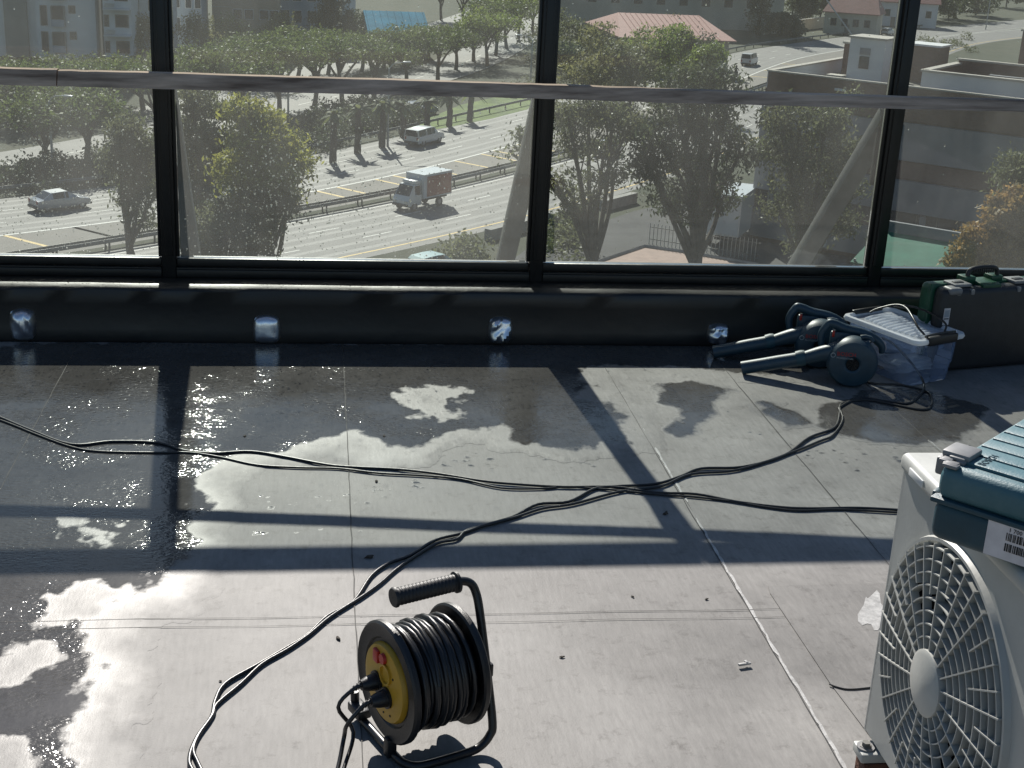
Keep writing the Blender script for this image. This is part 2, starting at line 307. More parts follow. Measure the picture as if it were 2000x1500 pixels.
MT = dict(
    dry=mat_membrane('dry roofing membrane'), wet=mat_membrane('wet roofing membrane', True), splash=mat_membrane('splashed membrane', True, fade=0.004),
    bitumen=mat('black bitumen coat', (0.009, 0.01, 0.011), 0.42, scale=2.2, col2=(0.022, 0.02, 0.017), bump=0.14, bscale=9, rvar=0.12),
    frame=mat('dark bronze aluminium', (0.018, 0.018, 0.017), 0.38, 0.3, var=0.15, scale=20, bump=0.03, rvar=0.06),
    groove=mat('dirt filled seam', (0.05, 0.048, 0.045), 0.8, var=0.4, scale=14),
    seal=mat('sealant residue', (0.33, 0.325, 0.315), 0.55, var=0.3, scale=60, bump=0.1, bscale=200),
    foil=mat('aluminium foil', (0.88, 0.89, 0.91), 0.3, 1.0, bump=0.06, bscale=25),
    rail=mat('weathered grey timber', (0.2, 0.138, 0.098), 0.85, spec=0.2, scale=1.3, stretch=(1.6, 22, 22), bump=0.12, bscale=20, col2=(0.68, 0.5, 0.37), detail=9),
    strut=mat('galvanised steel', (0.15, 0.148, 0.135), 0.6, 0.0, var=0.15, scale=15),
    glass=mat_glass_pane(0.012, 0.052), glassdirty=mat_glass_pane(0.022, 0.075), drop=mat_drop(),
    blk=mat('black plastic', (0.012, 0.012, 0.013), 0.42, var=0.2, scale=30, bump=0.08, bscale=300),
    rubber=mat('black rubber', (0.014, 0.014, 0.015), 0.5, bump=0.05, bscale=200),
    steelblk=mat('black painted steel', (0.015, 0.015, 0.016), 0.33, 0.1, var=0.3, scale=40, rvar=0.08),
    cable=mat('black cable sheath', (0.013, 0.013, 0.014), 0.36, bump=0.04, bscale=150),
    yellow=mat('yellow plastic', (0.48, 0.27, 0.02), 0.45, var=0.12, scale=20),
    red=mat('red plastic', (0.45, 0.03, 0.02), 0.4),
    navy=mat('navy plastic', (0.018, 0.045, 0.066), 0.45, var=0.15, scale=25, bump=0.05, bscale=400),
    teal=mat('dusty teal plastic', (0.026, 0.105, 0.13), 0.5, var=0.0, scale=9, col2=(0.085, 0.165, 0.185), bump=0.1, bscale=300, rvar=0.1),
    tealdk=mat('dark teal plastic', (0.012, 0.05, 0.07), 0.5, var=0.2, scale=12, bump=0.08, bscale=300),
    green=mat('dark green plastic', (0.008, 0.07, 0.035), 0.42, var=0.2, scale=20),
    casegrey=mat('scuffed charcoal plastic', (0.016, 0.017, 0.019), 0.48, var=0.25, scale=18, bump=0.08, bscale=250),
    latch=mat('grey latch plastic', (0.2, 0.2, 0.2), 0.5, var=0.2, scale=25),
    label=mat('paper label', (0.62, 0.58, 0.58), 0.7, var=0.1, scale=30),
    ink=mat('black ink', (0.015, 0.015, 0.015), 0.7),
    redink=mat('red ink', (0.4, 0.02, 0.02), 0.6), greyink=mat('grey ink', (0.3, 0.33, 0.36), 0.6),
    acwhite=mat('cream enamel', (0.39, 0.395, 0.37), 0.45, var=0.12, scale=5, rvar=0.06, bump=0.02, bscale=120),
    acgrey=mat('pale grey plastic', (0.6, 0.61, 0.6), 0.5, var=0.05, scale=9),  # plain pale grey for the cover clip
    dark=mat('dark void', (0.012, 0.012, 0.012), 0.8),
    rust=mat('rusty steel', (0.09, 0.035, 0.02), 0.8, var=0.5, scale=30, bump=0.4, bscale=90),
    clear=mat_clear('clear tub plastic', (0.78, 0.86, 0.97), 0.18, vcol=(0.5, 0.66, 0.98)), lid=mat_clear('frosted lid plastic', (0.85, 0.9, 0.95), 0.6, 0.12, (0.85, 0.88, 0.93)),
    rim=mat('translucent white rim', (0.86, 0.88, 0.9), 0.25, trans=0.35),
    rag=mat('blue grey cloth', (0.22, 0.27, 0.36), 0.9, var=0.3, scale=20), pack=mat('pink packet', (0.6, 0.4, 0.38), 0.6, col2=(0.7, 0.68, 0.6), scale=30),
    debris=mat('dry leaf scrap', (0.045, 0.035, 0.025), 0.9, var=0.4, scale=50),
    # street
    ground=mat('dry verge soil and grass', (0.06, 0.062, 0.035), 0.95, scale=0.25, col2=(0.03, 0.042, 0.018), coords='Object', detail=10),
    asphalt=mat('sun bleached asphalt', (0.185, 0.178, 0.168), 0.75, var=0.1, scale=0.35, bump=0.05, bscale=8, detail=9, spec=0.4),
    asphalt2=mat('dark yard asphalt', (0.055, 0.055, 0.056), 0.9, var=0.25, scale=0.4, detail=9),
    track=mat('worn wheel track asphalt', (0.173, 0.167, 0.157), 0.7, scale=0.12, col2=(0.187, 0.18, 0.17), detail=8, stretch=(1, 1, 1)),
    hatchroad=mat('shoulder asphalt', (0.155, 0.142, 0.125), 0.8, var=0.12, scale=0.5, detail=9),
    paintw=mat('white road paint', (0.62, 0.61, 0.57), 0.7, var=0.15, scale=2), painty=mat('yellow road paint', (0.62, 0.43, 0.13), 0.7, var=0.15, scale=2),
    kerb=mat('kerb concrete', (0.3, 0.29, 0.27), 0.85, var=0.2, scale=2),
    galv=mat('dull guard rail steel', (0.2, 0.2, 0.19), 0.55, 0.4, var=0.2, scale=2), post=mat('creosote post', (0.06, 0.05, 0.04), 0.9),
    grass=mat('mown grass', (0.06, 0.1, 0.022), 0.9, scale=0.45, col2=(0.15, 0.22, 0.035), detail=10),
    terrace=mat('pink paving', (0.36, 0.255, 0.21), 0.85, var=0.12, scale=1.5, detail=9),
    brick=mat_brick('dark face brick', (0.1, 0.052, 0.042), (0.14, 0.07, 0.055), (0.15, 0.12, 0.1), 3.2),
    concrete=mat('pale blue grey render', (0.225, 0.235, 0.25), 0.85, var=0.1, scale=0.6, detail=9),
    whitewall=mat('white painted wall', (0.66, 0.67, 0.68), 0.8, var=0.06, scale=0.5),
    creamwall=mat('cream painted wall', (0.5, 0.46, 0.38), 0.85, var=0.08, scale=0.4),
    coping=mat('pale coping stone', (0.42, 0.39, 0.34), 0.8, var=0.12, scale=2),
    flatroof=mat('gravel flat roof', (0.15, 0.145, 0.13), 0.9, var=0.3, scale=0.7, detail=9),
    win=mat('window glass', (0.03, 0.04, 0.05), 0.12, var=0.3, scale=0.6), winframe=mat('window frame', (0.25, 0.22, 0.18), 0.6),
    bluewall=mat('blue grey wall', (0.34, 0.4, 0.47), 0.85, var=0.06, scale=0.4), tanwall=mat('tan wall', (0.42, 0.33, 0.24), 0.85, var=0.1, scale=0.4),
    redwall=mat('faded red wall', (0.33, 0.12, 0.1), 0.85, var=0.1, scale=0.5), greywall=mat('olive grey wall', (0.24, 0.25, 0.23), 0.85, var=0.08, scale=0.4),
    redroof=mat('red sheet roof', (0.34, 0.155, 0.13), 0.7, var=0.12, scale=1.2, stretch=(1, 1, 1)),
    turq=mat('turquoise sheet roof', (0.02, 0.2, 0.32), 0.9, spec=0.1, var=0.2, scale=0.3),
    greenroof=mat('green canopy cloth', (0.015, 0.13, 0.085), 0.8, var=0.2, scale=0.8),
    bark=mat('grey bark', (0.13, 0.105, 0.085), 0.95, var=0.35, scale=3), barkdk=mat('dark bark', (0.05, 0.04, 0.032), 0.95, var=0.3, scale=3),
    bodyw=mat('white car paint', (0.72, 0.72, 0.7), 0.28, coat=0.5), bodysil=mat('silver car paint', (0.42, 0.44, 0.47), 0.28, 0.4, coat=0.5),
    bodyblue=mat('blue car paint', (0.05, 0.1, 0.2), 0.28, coat=0.5), bodygrn=mat('pale teal car paint', (0.35, 0.5, 0.48), 0.3, coat=0.5),
    carglass=mat('car glass', (0.02, 0.025, 0.03), 0.06), tyre=mat('tyre rubber', (0.02, 0.02, 0.02), 0.8), hub=mat('wheel rim', (0.35, 0.35, 0.36), 0.4, 0.6),
    lamp=mat('lamp lens', (0.6, 0.58, 0.5), 0.2), tail=mat('tail lamp', (0.3, 0.02, 0.02), 0.25),
    boxred=mat('faded red box panel', (0.3, 0.07, 0.05), 0.55, scale=1.6, col2=(0.4, 0.2, 0.13), detail=4),
    pole=mat('lamp post steel', (0.4, 0.41, 0.4), 0.5, 0.2), skin=mat('skin', (0.3, 0.17, 0.11), 0.6), cloth=mat('dark riding jacket', (0.03, 0.03, 0.035), 0.8),
)
def leafmat(name, c1, c2, tr=0.35, isl=0.45, scale=0.5):
    return mat(name, c1, 0.6, col2=c2, scale=scale, island=isl, trans=tr, detail=3)
LF = dict(
    pine=leafmat('pine needles', (0.049, 0.087, 0.025), (0.125, 0.16, 0.05), 0.35),
    gum=leafmat('gum leaves', (0.056, 0.077, 0.039), (0.14, 0.15, 0.075), 0.4),
    gumdk=leafmat('dark gum leaves', (0.031, 0.049, 0.028), (0.085, 0.1, 0.05), 0.35),
    lime=leafmat('yellow green leaves', (0.13, 0.16, 0.035), (0.3, 0.3, 0.06), 0.45, scale=1.8),
    olive=leafmat('olive leaves', (0.105, 0.119, 0.049), (0.2, 0.2, 0.085), 0.4),
    gold=leafmat('golden brown leaves', (0.140, 0.126, 0.042), (0.3, 0.19, 0.06), 0.4),
    fresh=leafmat('fresh green leaves', (0.084, 0.140, 0.035), (0.19, 0.24, 0.06), 0.4),
    shrub=leafmat('dark shrub leaves', (0.028, 0.045, 0.022), (0.08, 0.1, 0.045), 0.3),
    palm=leafmat('palm fronds', (0.070, 0.105, 0.035), (0.2, 0.22, 0.1), 0.35),
)
# ================================================================== ROOF: floor
def vnoise(x, y, seed):
    r = np.random.default_rng(seed); tb = r.random((256, 256))
    xi = np.floor(x).astype(int); yi = np.floor(y).astype(int); fx = x - xi; fy = y - yi
    fx = fx * fx * (3 - 2 * fx); fy = fy * fy * (3 - 2 * fy)
    g = lambda a, b: tb[a & 255, b & 255]
    return (g(xi, yi) * (1 - fx) + g(xi + 1, yi) * fx) * (1 - fy) + (g(xi, yi + 1) * (1 - fx) + g(xi + 1, yi + 1) * fx) * fy
def fbm(x, y, seed, oct=4):
    s = 0; a = 0.5
    for o in range(oct): s = s + a * (vnoise(x * 2 ** o, y * 2 ** o, seed + o) - 0.5); a *= 0.55
    return s
def poly_sd(px, py, poly):
    d = np.full(px.shape, 1e9); ins = np.zeros(px.shape, bool); n = len(poly)
    for i in range(n):
        ax, ay = poly[i][0], poly[i][1]; bx, by = poly[(i + 1) % n][0], poly[(i + 1) % n][1]
        ex, ey = bx - ax, by - ay; t = np.clip(((px - ax) * ex + (py - ay) * ey) / (ex * ex + ey * ey + 1e-12), 0, 1)
        d = np.minimum(d, np.hypot(px - ax - t * ex, py - ay - t * ey))
        c = ((ay > py) != (by > py)) & (px < (bx - ax) * (py - ay) / (by - ay + 1e-15) + ax); ins ^= c
    return np.where(ins, d, -d)
def floor_poly(pix): return [tuple(on_z(*p)[:2]) for p in pix]
FLOOR_TOP = 0.115
def contour_mesh(name, field, xs, ys, z, grow=0.0):
    field = field + grow; wv = []
    vs = []; fs = []; idx = {}
    def vid(key, p, val=0.0):
        if key not in idx: idx[key] = len(vs); vs.append((p[0], p[1], z)); wv.append(val)
        return idx[key]
    nx, ny = len(xs), len(ys); pos = field > 0
    act = pos[:-1, :-1] | pos[1:, :-1] | pos[:-1, 1:] | pos[1:, 1:]
    for i, j in zip(*np.nonzero(act)):
        cor = [(i, j), (i + 1, j), (i + 1, j + 1), (i, j + 1)]; out = []
        for k in range(4):
            a, b = cor[k], cor[(k + 1) % 4]; fa, fb = field[a], field[b]
            if fa > 0: out.append(vid(a, (xs[a[0]], ys[a[1]]), fa))
            if (fa > 0) != (fb > 0):
                t = fa / (fa - fb); key = (min(a, b), max(a, b))
                out.append(vid(key, (xs[a[0]] + (xs[b[0]] - xs[a[0]]) * t, ys[a[1]] + (ys[b[1]] - ys[a[1]]) * t)))
        if len(out) > 2: fs.append(tuple(out))
    vs = [(x, y, max(0.0001, min(z, 0.0001 + q * 0.03))) for (x, y, _), q in zip(vs, wv)]
    me = bpy.data.meshes.new(name); me.from_pydata(vs, [], fs); me.update()
    at = me.attributes.new('wet', 'FLOAT', 'POINT'); at.data.foreach_set('value', [float(q) - grow for q in wv]); return me

fl = MB().box((0.9, -3.2, -0.16), (7.0, 6.65, 0.3)).build('roof_floor', MT['dry'], smooth=0); tag(fl, kind='structure')
# welded membrane sheets, each lapping a few millimetres over its neighbour
edges = [-2.7, -1.77, -0.845, 0.08, 1.005, 1.434, 1.905, 2.83, 4.2]; cross = [FLOOR_TOP, -1.905, -4.0, -6.4]
for i in range(len(edges) - 1):
    for j in range(3):
        x0, x1 = edges[i], edges[i + 1]; y1, y0 = cross[j], cross[j + 1]; m = MB(); nseg = 24
        top = -0.0004 * (i % 2) - 0.0002 * (j % 2); lap = 0.0 if i % 2 else 0.012; v = []
        for k in range(nseg + 1):
            y = y0 + (y1 - y0) * k / nseg; w = 0.0025 * math.sin(k * 1.7 + i) + 0.002 * RNG.uniform(-1, 1)
            v += [(x0 + 0.001 + w * (i > 0), y, top), (x1 + lap + w, y, top)]
        v2 = [(p[0], p[1], -0.009) for p in v]; n = len(v)
        f = [(2 * k, 2 * k + 1, 2 * k + 3, 2 * k + 2) for k in range(nseg)]
        f += [(2 * k + 1, n + 2 * k + 1, n + 2 * k + 3, 2 * k + 3) for k in range(nseg)] + [(2 * k, 2 * k + 2, n + 2 * k + 2, n + 2 * k) for k in range(nseg)]
        m.add(v + v2, f); m.build('membrane_sheet', MT['dry'], fl, smooth=0)
# chalky sealant along seams
def ribbon(name, pts, w, z, matl, parent, jitter=0.5):
    m = MB(); v = []; f = []; n = len(pts)
    for k, p in enumerate(pts):
        t = (Vector(pts[min(k + 1, n - 1)]) - Vector(pts[max(k - 1, 0)])); t.z = 0; t.normalize(); s = Vector((-t.y, t.x, 0))
        a = w * (1 + jitter * RNG.uniform(-1, 1)) * (0.15 if k in (0, n - 1) else 1); b = w * (1 + jitter * RNG.uniform(-1, 1)) * (0.15 if k in (0, n - 1) else 1)
        c = Vector((p[0], p[1], z)); v += [c + s * a, c + Vector((0, 0, 0.0003)), c - s * b]
    for k in range(n - 1): f += [(3 * k, 3 * k + 1, 3 * k + 4, 3 * k + 3), (3 * k + 1, 3 * k + 2, 3 * k + 5, 3 * k + 4)]
    m.add(v, f); return m.build(name, matl, parent, smooth=60)
def seam(x, ya, yb, w, n): return [(x + 0.0012 * RNG.uniform(-1, 1), ya + (yb - ya) * k / n, 0) for k in range(n + 1)]
ribbon('seam_sealant', seam(1.008, -0.46, -1.3, 0.004, 30), 0.0035, 0.0012, MT['seal'], fl, 0.5)
ribbon('seam_sealant', seam(1.006, -1.4, -2.75, 0.006, 60), 0.0034, 0.0012, MT['seal'], fl, 0.5)
ribbon('seam_sealant', seam(1.908, -0.52, -0.98, 0.004, 24), 0.0035, 0.0012, MT['seal'], fl, 0.5)
ribbon('seam_sealant', [on_z(*p) for p in ((1545, 1178), (1556, 1163), (1600, 1160), (1640, 1163))], 0.003, 0.0012, MT['seal'], fl)
ribbon('seam_sealant', [on_z(*p) for p in ((1550, 1170), (1565, 1205), (1590, 1250), (1612, 1285))], 0.0032, 0.0012, MT['seal'], fl)
for x, w_ in ((-.845, .0011), (.08, .0013), (1.434, .0011), (1.905, .0009), (1.0, .0009)): ribbon('seam_line', seam(x, .1, -3.2, 0, 60), w_, .0019, MT['groove'], fl, .5)
for y, w_ in ((-1.888, .0008), (-1.926, .0009)): ribbon('seam_line', [(-1.6 + k * .06, y + .002 * math.sin(k * .7) - .008 * (k * .06), 0) for k in range(46)], w_, .0019, MT['groove'], fl, .6)
# raised rectangular patch by the air conditioner
patch = MB().prism([tuple(on_z(*p)[:2]) for p in ((1500, 1146), (1730, 1140), (1960, 1500), (1760, 1520), (1622, 1337), (1504, 1160))], 0.0005, 0.0022)
patch.build('membrane_patch', mat_membrane('patch membrane', tone=0.93), fl, smooth=0)
blot = MB(); bp = [on_z(1705 + 26 * math.cos(a) * (1 + .3 * math.sin(3 * a)), 1195 + 34 * math.sin(a) * (1 + .25 * math.cos(5 * a)), 0) for a in np.linspace(0, 6.1, 22)]
blot.add([(p[0], p[1], 0.0030) for p in bp], [tuple(range(22))]); blot.build('sealant_blot', MT['seal'], fl, smooth=0)

# puddles: standing water (and shade at the right parapet foot) following the drawn outlines, broken up by noise
xs = np.arange(-1.45, 2.6, 0.0075); ys = np.arange(-2.62, FLOOR_TOP + 0.003, 0.0075); ys = ys[ys <= FLOOR_TOP]
PX, PY = np.meshgrid(xs, ys, indexing='ij')
warp = fbm(PX * 7, PY * 7, 3, 5) * 0.14 + fbm(PX * 3.1, PY * 4.3, 90, 3) * 0.1; grain = fbm(PX * 34, PY * 22, 40, 4) * 0.06
MAIN = floor_poly([(-260, 668), (1900, 668), (1700, 716), (1450, 726), (1190, 718), (1150, 724), (1135, 742), (1165, 775), (1210, 800), (1245, 830), (1235, 868), (1160, 880), (1080, 868), (1005, 855), (985, 835), (930, 842), (880, 850), (800, 885), (735, 892), (705, 870), (690, 850), (640, 860), (560, 882), (470, 890), (420, 925), (395, 985), (395, 1060), (330, 1110), (300, 1140), (250, 1180), (200, 1215), (175, 1255), (165, 1300), (175, 1380), (165, 1430), (160, 1540), (-350, 1540)])  # strip running right along the parapet foot added to deepen the shade there
ISL = [floor_poly(p) for p in ([(770, 800), (790, 762), (850, 748), (925, 762), (922, 780), (880, 793), (905, 803), (905, 818), (860, 824), (800, 815)],
       [(80, 1170), (150, 1140), (260, 1150), (240, 1200), (160, 1235), (90, 1215)], [(-30, 1270), (70, 1265), (110, 1290), (60, 1330), (-30, 1345)],
       [(-60, 1430), (30, 1450), (60, 1520), (-60, 1530)], [(120, 1010), (220, 1030), (200, 1060), (130, 1050)])]
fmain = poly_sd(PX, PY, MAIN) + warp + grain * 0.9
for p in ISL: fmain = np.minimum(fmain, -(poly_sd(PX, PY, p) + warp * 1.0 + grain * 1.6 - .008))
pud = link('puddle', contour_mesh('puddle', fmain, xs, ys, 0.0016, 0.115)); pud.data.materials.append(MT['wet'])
tag(pud, 'large rippled puddle glinting across the left of the roof floor, plus parapet shade strip', 'puddle', kind='structure')
def small_puddle(pix, seed, label):
    f = poly_sd(PX, PY, floor_poly(pix)) + fbm(PX * 9 + seed, PY * 9, seed, 5) * 0.1 + fbm(PX * 40, PY * 24, seed + 9, 3) * 0.04
    box = poly_sd(PX, PY, floor_poly([(min(p[0] for p in pix) - 30, min(p[1] for p in pix) - 12), (max(p[0] for p in pix) + 30, min(p[1] for p in pix) - 12), (max(p[0] for p in pix) + 40, max(p[1] for p in pix) + 15), (min(p[0] for p in pix) - 30, max(p[1] for p in pix) + 15)]))
    o = link('puddle', contour_mesh('puddle', np.minimum(f, box), xs, ys, 0.0018, 0.012)); o.data.materials.append(MT['wet']); return tag(o, label, 'puddle', kind='structure')
small_puddle([(1290, 752), (1350, 742), (1425, 760), (1410, 790), (1380, 835), (1330, 852), (1295, 838), (1325, 802), (1285, 785)], 51, 'thin wet patch between the two long membrane seams')
small_puddle([(1490, 785), (1560, 795), (1585, 828), (1535, 838), (1485, 818)], 61, 'small wet patch left of the bent cords')
small_puddle([(1590, 800), (1650, 768), (1720, 756), (1850, 768), (1940, 800), (1910, 850), (1800, 872), (1700, 870), (1640, 852), (1600, 835)], 71, 'wet patch in front of the clear plastic tub')
# scattered splashes too small to count
f = np.full(PX.shape, -1.0); srng = random.Random(5)
def splash(pix, n, sp, r0, r1):
    for _ in range(n):
        t = srng.random() * (len(pix) - 1); i = int(t); a, b = pix[i], pix[min(i + 1, len(pix) - 1)]; u = t - i
        p = on_z(a[0] + (b[0] - a[0]) * u + srng.gauss(0, sp), a[1] + (b[1] - a[1]) * u + srng.gauss(0, sp * .45)); r = srng.uniform(r0, r1)
        i0 = int((p.x - xs[0]) / .0075); j0 = int((p.y - ys[0]) / .0075); k = 8
        if i0 < k or j0 < k or i0 > len(xs) - k or j0 > len(ys) - k: continue
        sl_ = (slice(i0 - k, i0 + k), slice(j0 - k, j0 + k))
        f[sl_] = np.maximum(f[sl_], r - np.hypot((PX[sl_] - p.x) * srng.uniform(.5, 1), PY[sl_] - p.y) + grain[sl_] * .25)
splash([(430, 1000), (560, 985), (700, 960), (800, 955)], 60, 22, .0015, .006)
splash([(640, 880), (800, 930), (880, 905), (960, 900)], 40, 26, .0015, .008)
splash([(380, 1060), (460, 1040), (800, 1035)], 26, 12, .002, .006)
splash([(1560, 885), (1720, 893), (1880, 878)], 40, 22, .002, .008)
splash([(1060, 890), (1160, 905)], 30, 26, .0015, .007)
splash([(1420, 820), (1520, 870)], 12, 30, .0015, .006)
splash([(205, 1440), (215, 1460)], 6, 6, .006, .014)
sp_o = link('splash', contour_mesh('splash', f, xs, ys, 0.0021)); sp_o.data.materials.append(MT['splash'])
tag(sp_o, 'scattered small water splashes on the dry grey membrane', 'water', kind='stuff')

# ================================================================== ROOF: upstand, glazing, rail
PF, PT = 0.115, 0.203            # upstand face and height
GY = 0.277                        # glazing plane
up = thing('parapet', 'low black bitumen coated parapet below the glazed screen', 'parapet', (0.9, 0, 0))
m = MB(); L0, L1, n = -3.0, 3.4, 90; prof = [(PF, 0.0), (PF - .006, .012), (PF + .003, .05), (PF + .004, .14), (PF - .003, PT - .012), (PF + .008, PT), (GY - .05, PT + .001), (GY + .3, PT), (GY + .3, -.5)]
v = []
for i in range(n + 1):
    x = L0 + (L1 - L0) * i / n
    for k, (y, z) in enumerate(prof):
        w = 0.0014 * (math.sin(x * 9 + k) + math.sin(x * 23 + 2 * k) * .6) if 0 < k < 6 else 0
        v.append((x, y + w, z + w * .5))
P = len(prof); m.add(v, [(i * P + k, i * P + k + 1, (i + 1) * P + k + 1, (i + 1) * P + k) for i in range(n) for k in range(P - 1)])
m.build('upstand', MT['bitumen'], up, smooth=50)
MB().rbox((.2, GY + .78, -.42), (7.2, .9, .3), .02).build('outer_ledge', MT['concrete'], up)
scr = thing('glazed_screen', 'dark framed glass screen of tall dusty panes along the parapet', 'glass screen', (0, GY, PT))
mull = [-1.885, -0.541, 0.797, 2.121, 3.45]; TOPZ = 1.40
for i, x in enumerate(mull):
    c = MB(); c.rbox((0, 0, (TOPZ - PT) / 2), (.05, .055, TOPZ - PT), .004); c.rbox((0, -.031, (TOPZ - PT) / 2 + .04), (.03, .012, TOPZ - PT - .09), .003)
    c.build('mullion', MT['frame'], scr, loc=(x, 0, 0))
    s = 1
for i in range(4):
    a, b = mull[i] + .025, mull[i + 1] - .025; w = b - a; cx = (a + b) / 2
    MB().rbox((0, 0, .017), (w - .002, .06, .030), .003).build('sill_rail', MT['frame'], scr, loc=(cx, 0, 0))
    MB().rbox((0, -.008, .036), (w - .002, .05, .006), .0015).build('sill_lip', MT['frame'], scr, loc=(cx, 0, 0))
    fr_ = MB().rbox((0, 0, .055), (w - .002, .03, .03), .003).build('sash_rail', MT['frame'], scr, loc=(cx, 0, 0))
    for sx in (-1, 1):
        MB().rbox((sx * (w / 2 - .006), 0, .61), (.012, .028, 1.07), .002).build('glazing_bead', MT['frame'], scr, loc=(cx, 0, 0))
    MB().box((cx, 0, (.0715 + TOPZ - PT - .02) / 2), (w - .026, .008, TOPZ - PT - .02 - .0715)).build('glass_pane', MT['glassdirty' if i < 2 else 'glass'], scr, smooth=0)
    MB().rbox((cx, 0, TOPZ - PT), (w + .048, .08, .05), .006).build('top_rail', MT['frame'], scr)
# rain drops beading on the inside of the panes
def drops(x0, x1, z0, z1, n, r0, r1, seed, dens=None, stretch=(1.0, 1.5)):
    r = random.Random(seed); V = []; Fc = []; seg = 7
    for _ in range(n):
        for _t in range(20):
            x = r.uniform(x0, x1); z = r.uniform(z0, z1)
            if dens is None or r.random() < dens((x - x0) / (x1 - x0), (z - z0) / (z1 - z0)): break
        R_ = r0 + (r1 - r0) * r.random() ** 2.2; st = r.uniform(*stretch); o = len(V)
        for (q, h) in ((1.0, 0.0), (.75, .45), (.3, .62)):
            for k in range(seg):
                a = 2 * math.pi * k / seg; V.append((x + R_ * q * math.cos(a) * r.uniform(.85, 1.15), -.0042 - R_ * h, z + R_ * st * q * math.sin(a)))
        for lv in range(2):
            for k in range(seg):
                l = (k + 1) % seg; Fc.append((o + lv * seg + k, o + lv * seg + l, o + (lv + 1) * seg + l, o + (lv + 1) * seg + k))
        Fc.append(tuple(o + 2 * seg + k for k in range(seg)))
    me = bpy.data.meshes.new('rain_drops'); me.from_pydata(V, [], Fc); me.polygons.foreach_set('use_smooth', [True] * len(Fc)); me.materials.append(MT['drop']); me.update()
    return me
def dl(u, w): return math.exp(-((w - .22) / .25) ** 2) * (0.35 + .65 * math.exp(-((u - .62) / .3) ** 2)) + .04
def dm(u, w): return math.exp(-((w - .18) / .28) ** 2) * (0.3 + .7 * math.exp(-((u - .35) / .3) ** 2)) + .03
for (i, n, r0, r1, dens, seed) in ((0, 1900, .0009, .0031, dl, 1), (1, 2000, .0009, .0031, dm, 2), (2, 150, .0009, .0026, None, 3), (3, 60, .0009, .0026, None, 4)):
    a, b = mull[i] + .06, mull[i + 1] - .06
    o = link('rain_drops', drops(a, b, .075, 1.08, n, r0, r1, seed, dens, (1.0, 2.2) if i > 1 else (.9, 1.5)), scr); o['kind'] = 'stuff'
# weathered timber rail fixed in front of the screen
hr = thing('handrail', 'weathered grey timber handrail running across the glass screen', 'handrail', (0, 0, 0))
rp = [(-400, 131, .03, 33), (0, 149, 0.0, 33), (112, 152, -.005, 33), (320, 158, -.02, 32), (560, 165, -.045, 31), (830, 172, -.08, 30), (1065, 179, -.105, 28), (1300, 187, -.14, 27), (1500, 193, -.17, 25), (1740, 200, -.185, 24), (2000, 207, -.19, 23), (2300, 214, -.2, 23)]
rp = [(x, y, Y - .045 - .065 * min(1, max(0, x / 2000)), h) for (x, y, Y, h) in rp]
def rail_piece(k0, k1, name):
    P_ = [on_y(x, y, Y) for (x, y, Y, h) in rp[k0:k1]]; H_ = [h * .84 * 4.85 / 2700 for (_, _, Y, h) in rp[k0:k1]]
    path = spline(P_, 8); hh = np.interp(np.linspace(0, 1, len(path)), np.linspace(0, 1, len(H_)), H_); m = MB(); v = []; f = []
    for i, p in enumerate(path):
        h = hh[i] / 2; d = .019; wz = .0008 * RNG.uniform(-1, 1); lean = .012
        for (yy, zz) in ((-d + lean, h - .004), (-d + .004 + lean, h), (d + lean, h + .001), (d - lean, -h), (-d - lean, -h + .002)):
            v.append((p.x, p.y + yy, p.z + zz + wz))
    n = len(path)
    for i in range(n - 1):
        for k in range(5): f.append((i * 5 + k, i * 5 + (k + 1) % 5, (i + 1) * 5 + (k + 1) % 5, (i + 1) * 5 + k))
    f += [(0, 1, 2, 3, 4), tuple((n - 1) * 5 + k for k in (4, 3, 2, 1, 0))]
    m.add(v, f); m.build(name, MT['rail'], hr, smooth=40)
rail_piece(0, 3, 'rail_board'); rp[2] = (114, 152.5, -.054, 31); rail_piece(2, 12, 'rail_board')
for x in (-.541, .797, 2.121):
    Yr = float(np.interp(x, [-1, -.5, .75, 2.0, 2.5], [-.045, -.075, -.185, -.287, -.3])); zr = .936 - Yr * .131; MB().tube([(x, Yr + .015, zr), (x, GY - .02, zr - .134 * (GY - .035 - Yr))], .011, 4).build('bracket', MT['frame'], hr, smooth=0)
# outside stays propping the mullions
for (x, lab, pts) in ((.797, 'grey steel stay outside the glass behind the middle mullion', None), (2.125, 'grey steel stay outside the glass left of the right mullion', None), (-.541, 'grey steel stay hidden outside behind the left mullion', None)):
    a = Vector((x, GY + .05, .86)); b = Vector((x, GY + 1.02, -.12)); d = (b - a).normalized(); ang = math.atan2(-(b.z - a.z), b.y - a.y)
    st = thing('steel_stay', lab, 'stay', (x, GY + 1.02, -.27), group='stays outside the glass screen')
    mm = MB(); L_ = (b - a).length + .2; mm.rbox((0, 0, 0), (.075, L_, .05), .003, M=T(0, 0, 0) @ RX(-ang)); mid = (a + b) / 2 + d * .1 - Vector((x, GY + 1.02, -.27))
    o = mm.build('stay_bar', MT['strut'], st, loc=mid)
    MB().rbox((0, 0, .006), (.14, .14, .012), .002).build('base_plate', MT['strut'], st)
    MB().rbox((0, -.94, 1.0), (.06, .02, .3), .003).build('fixing_plate', MT['frame'], st)
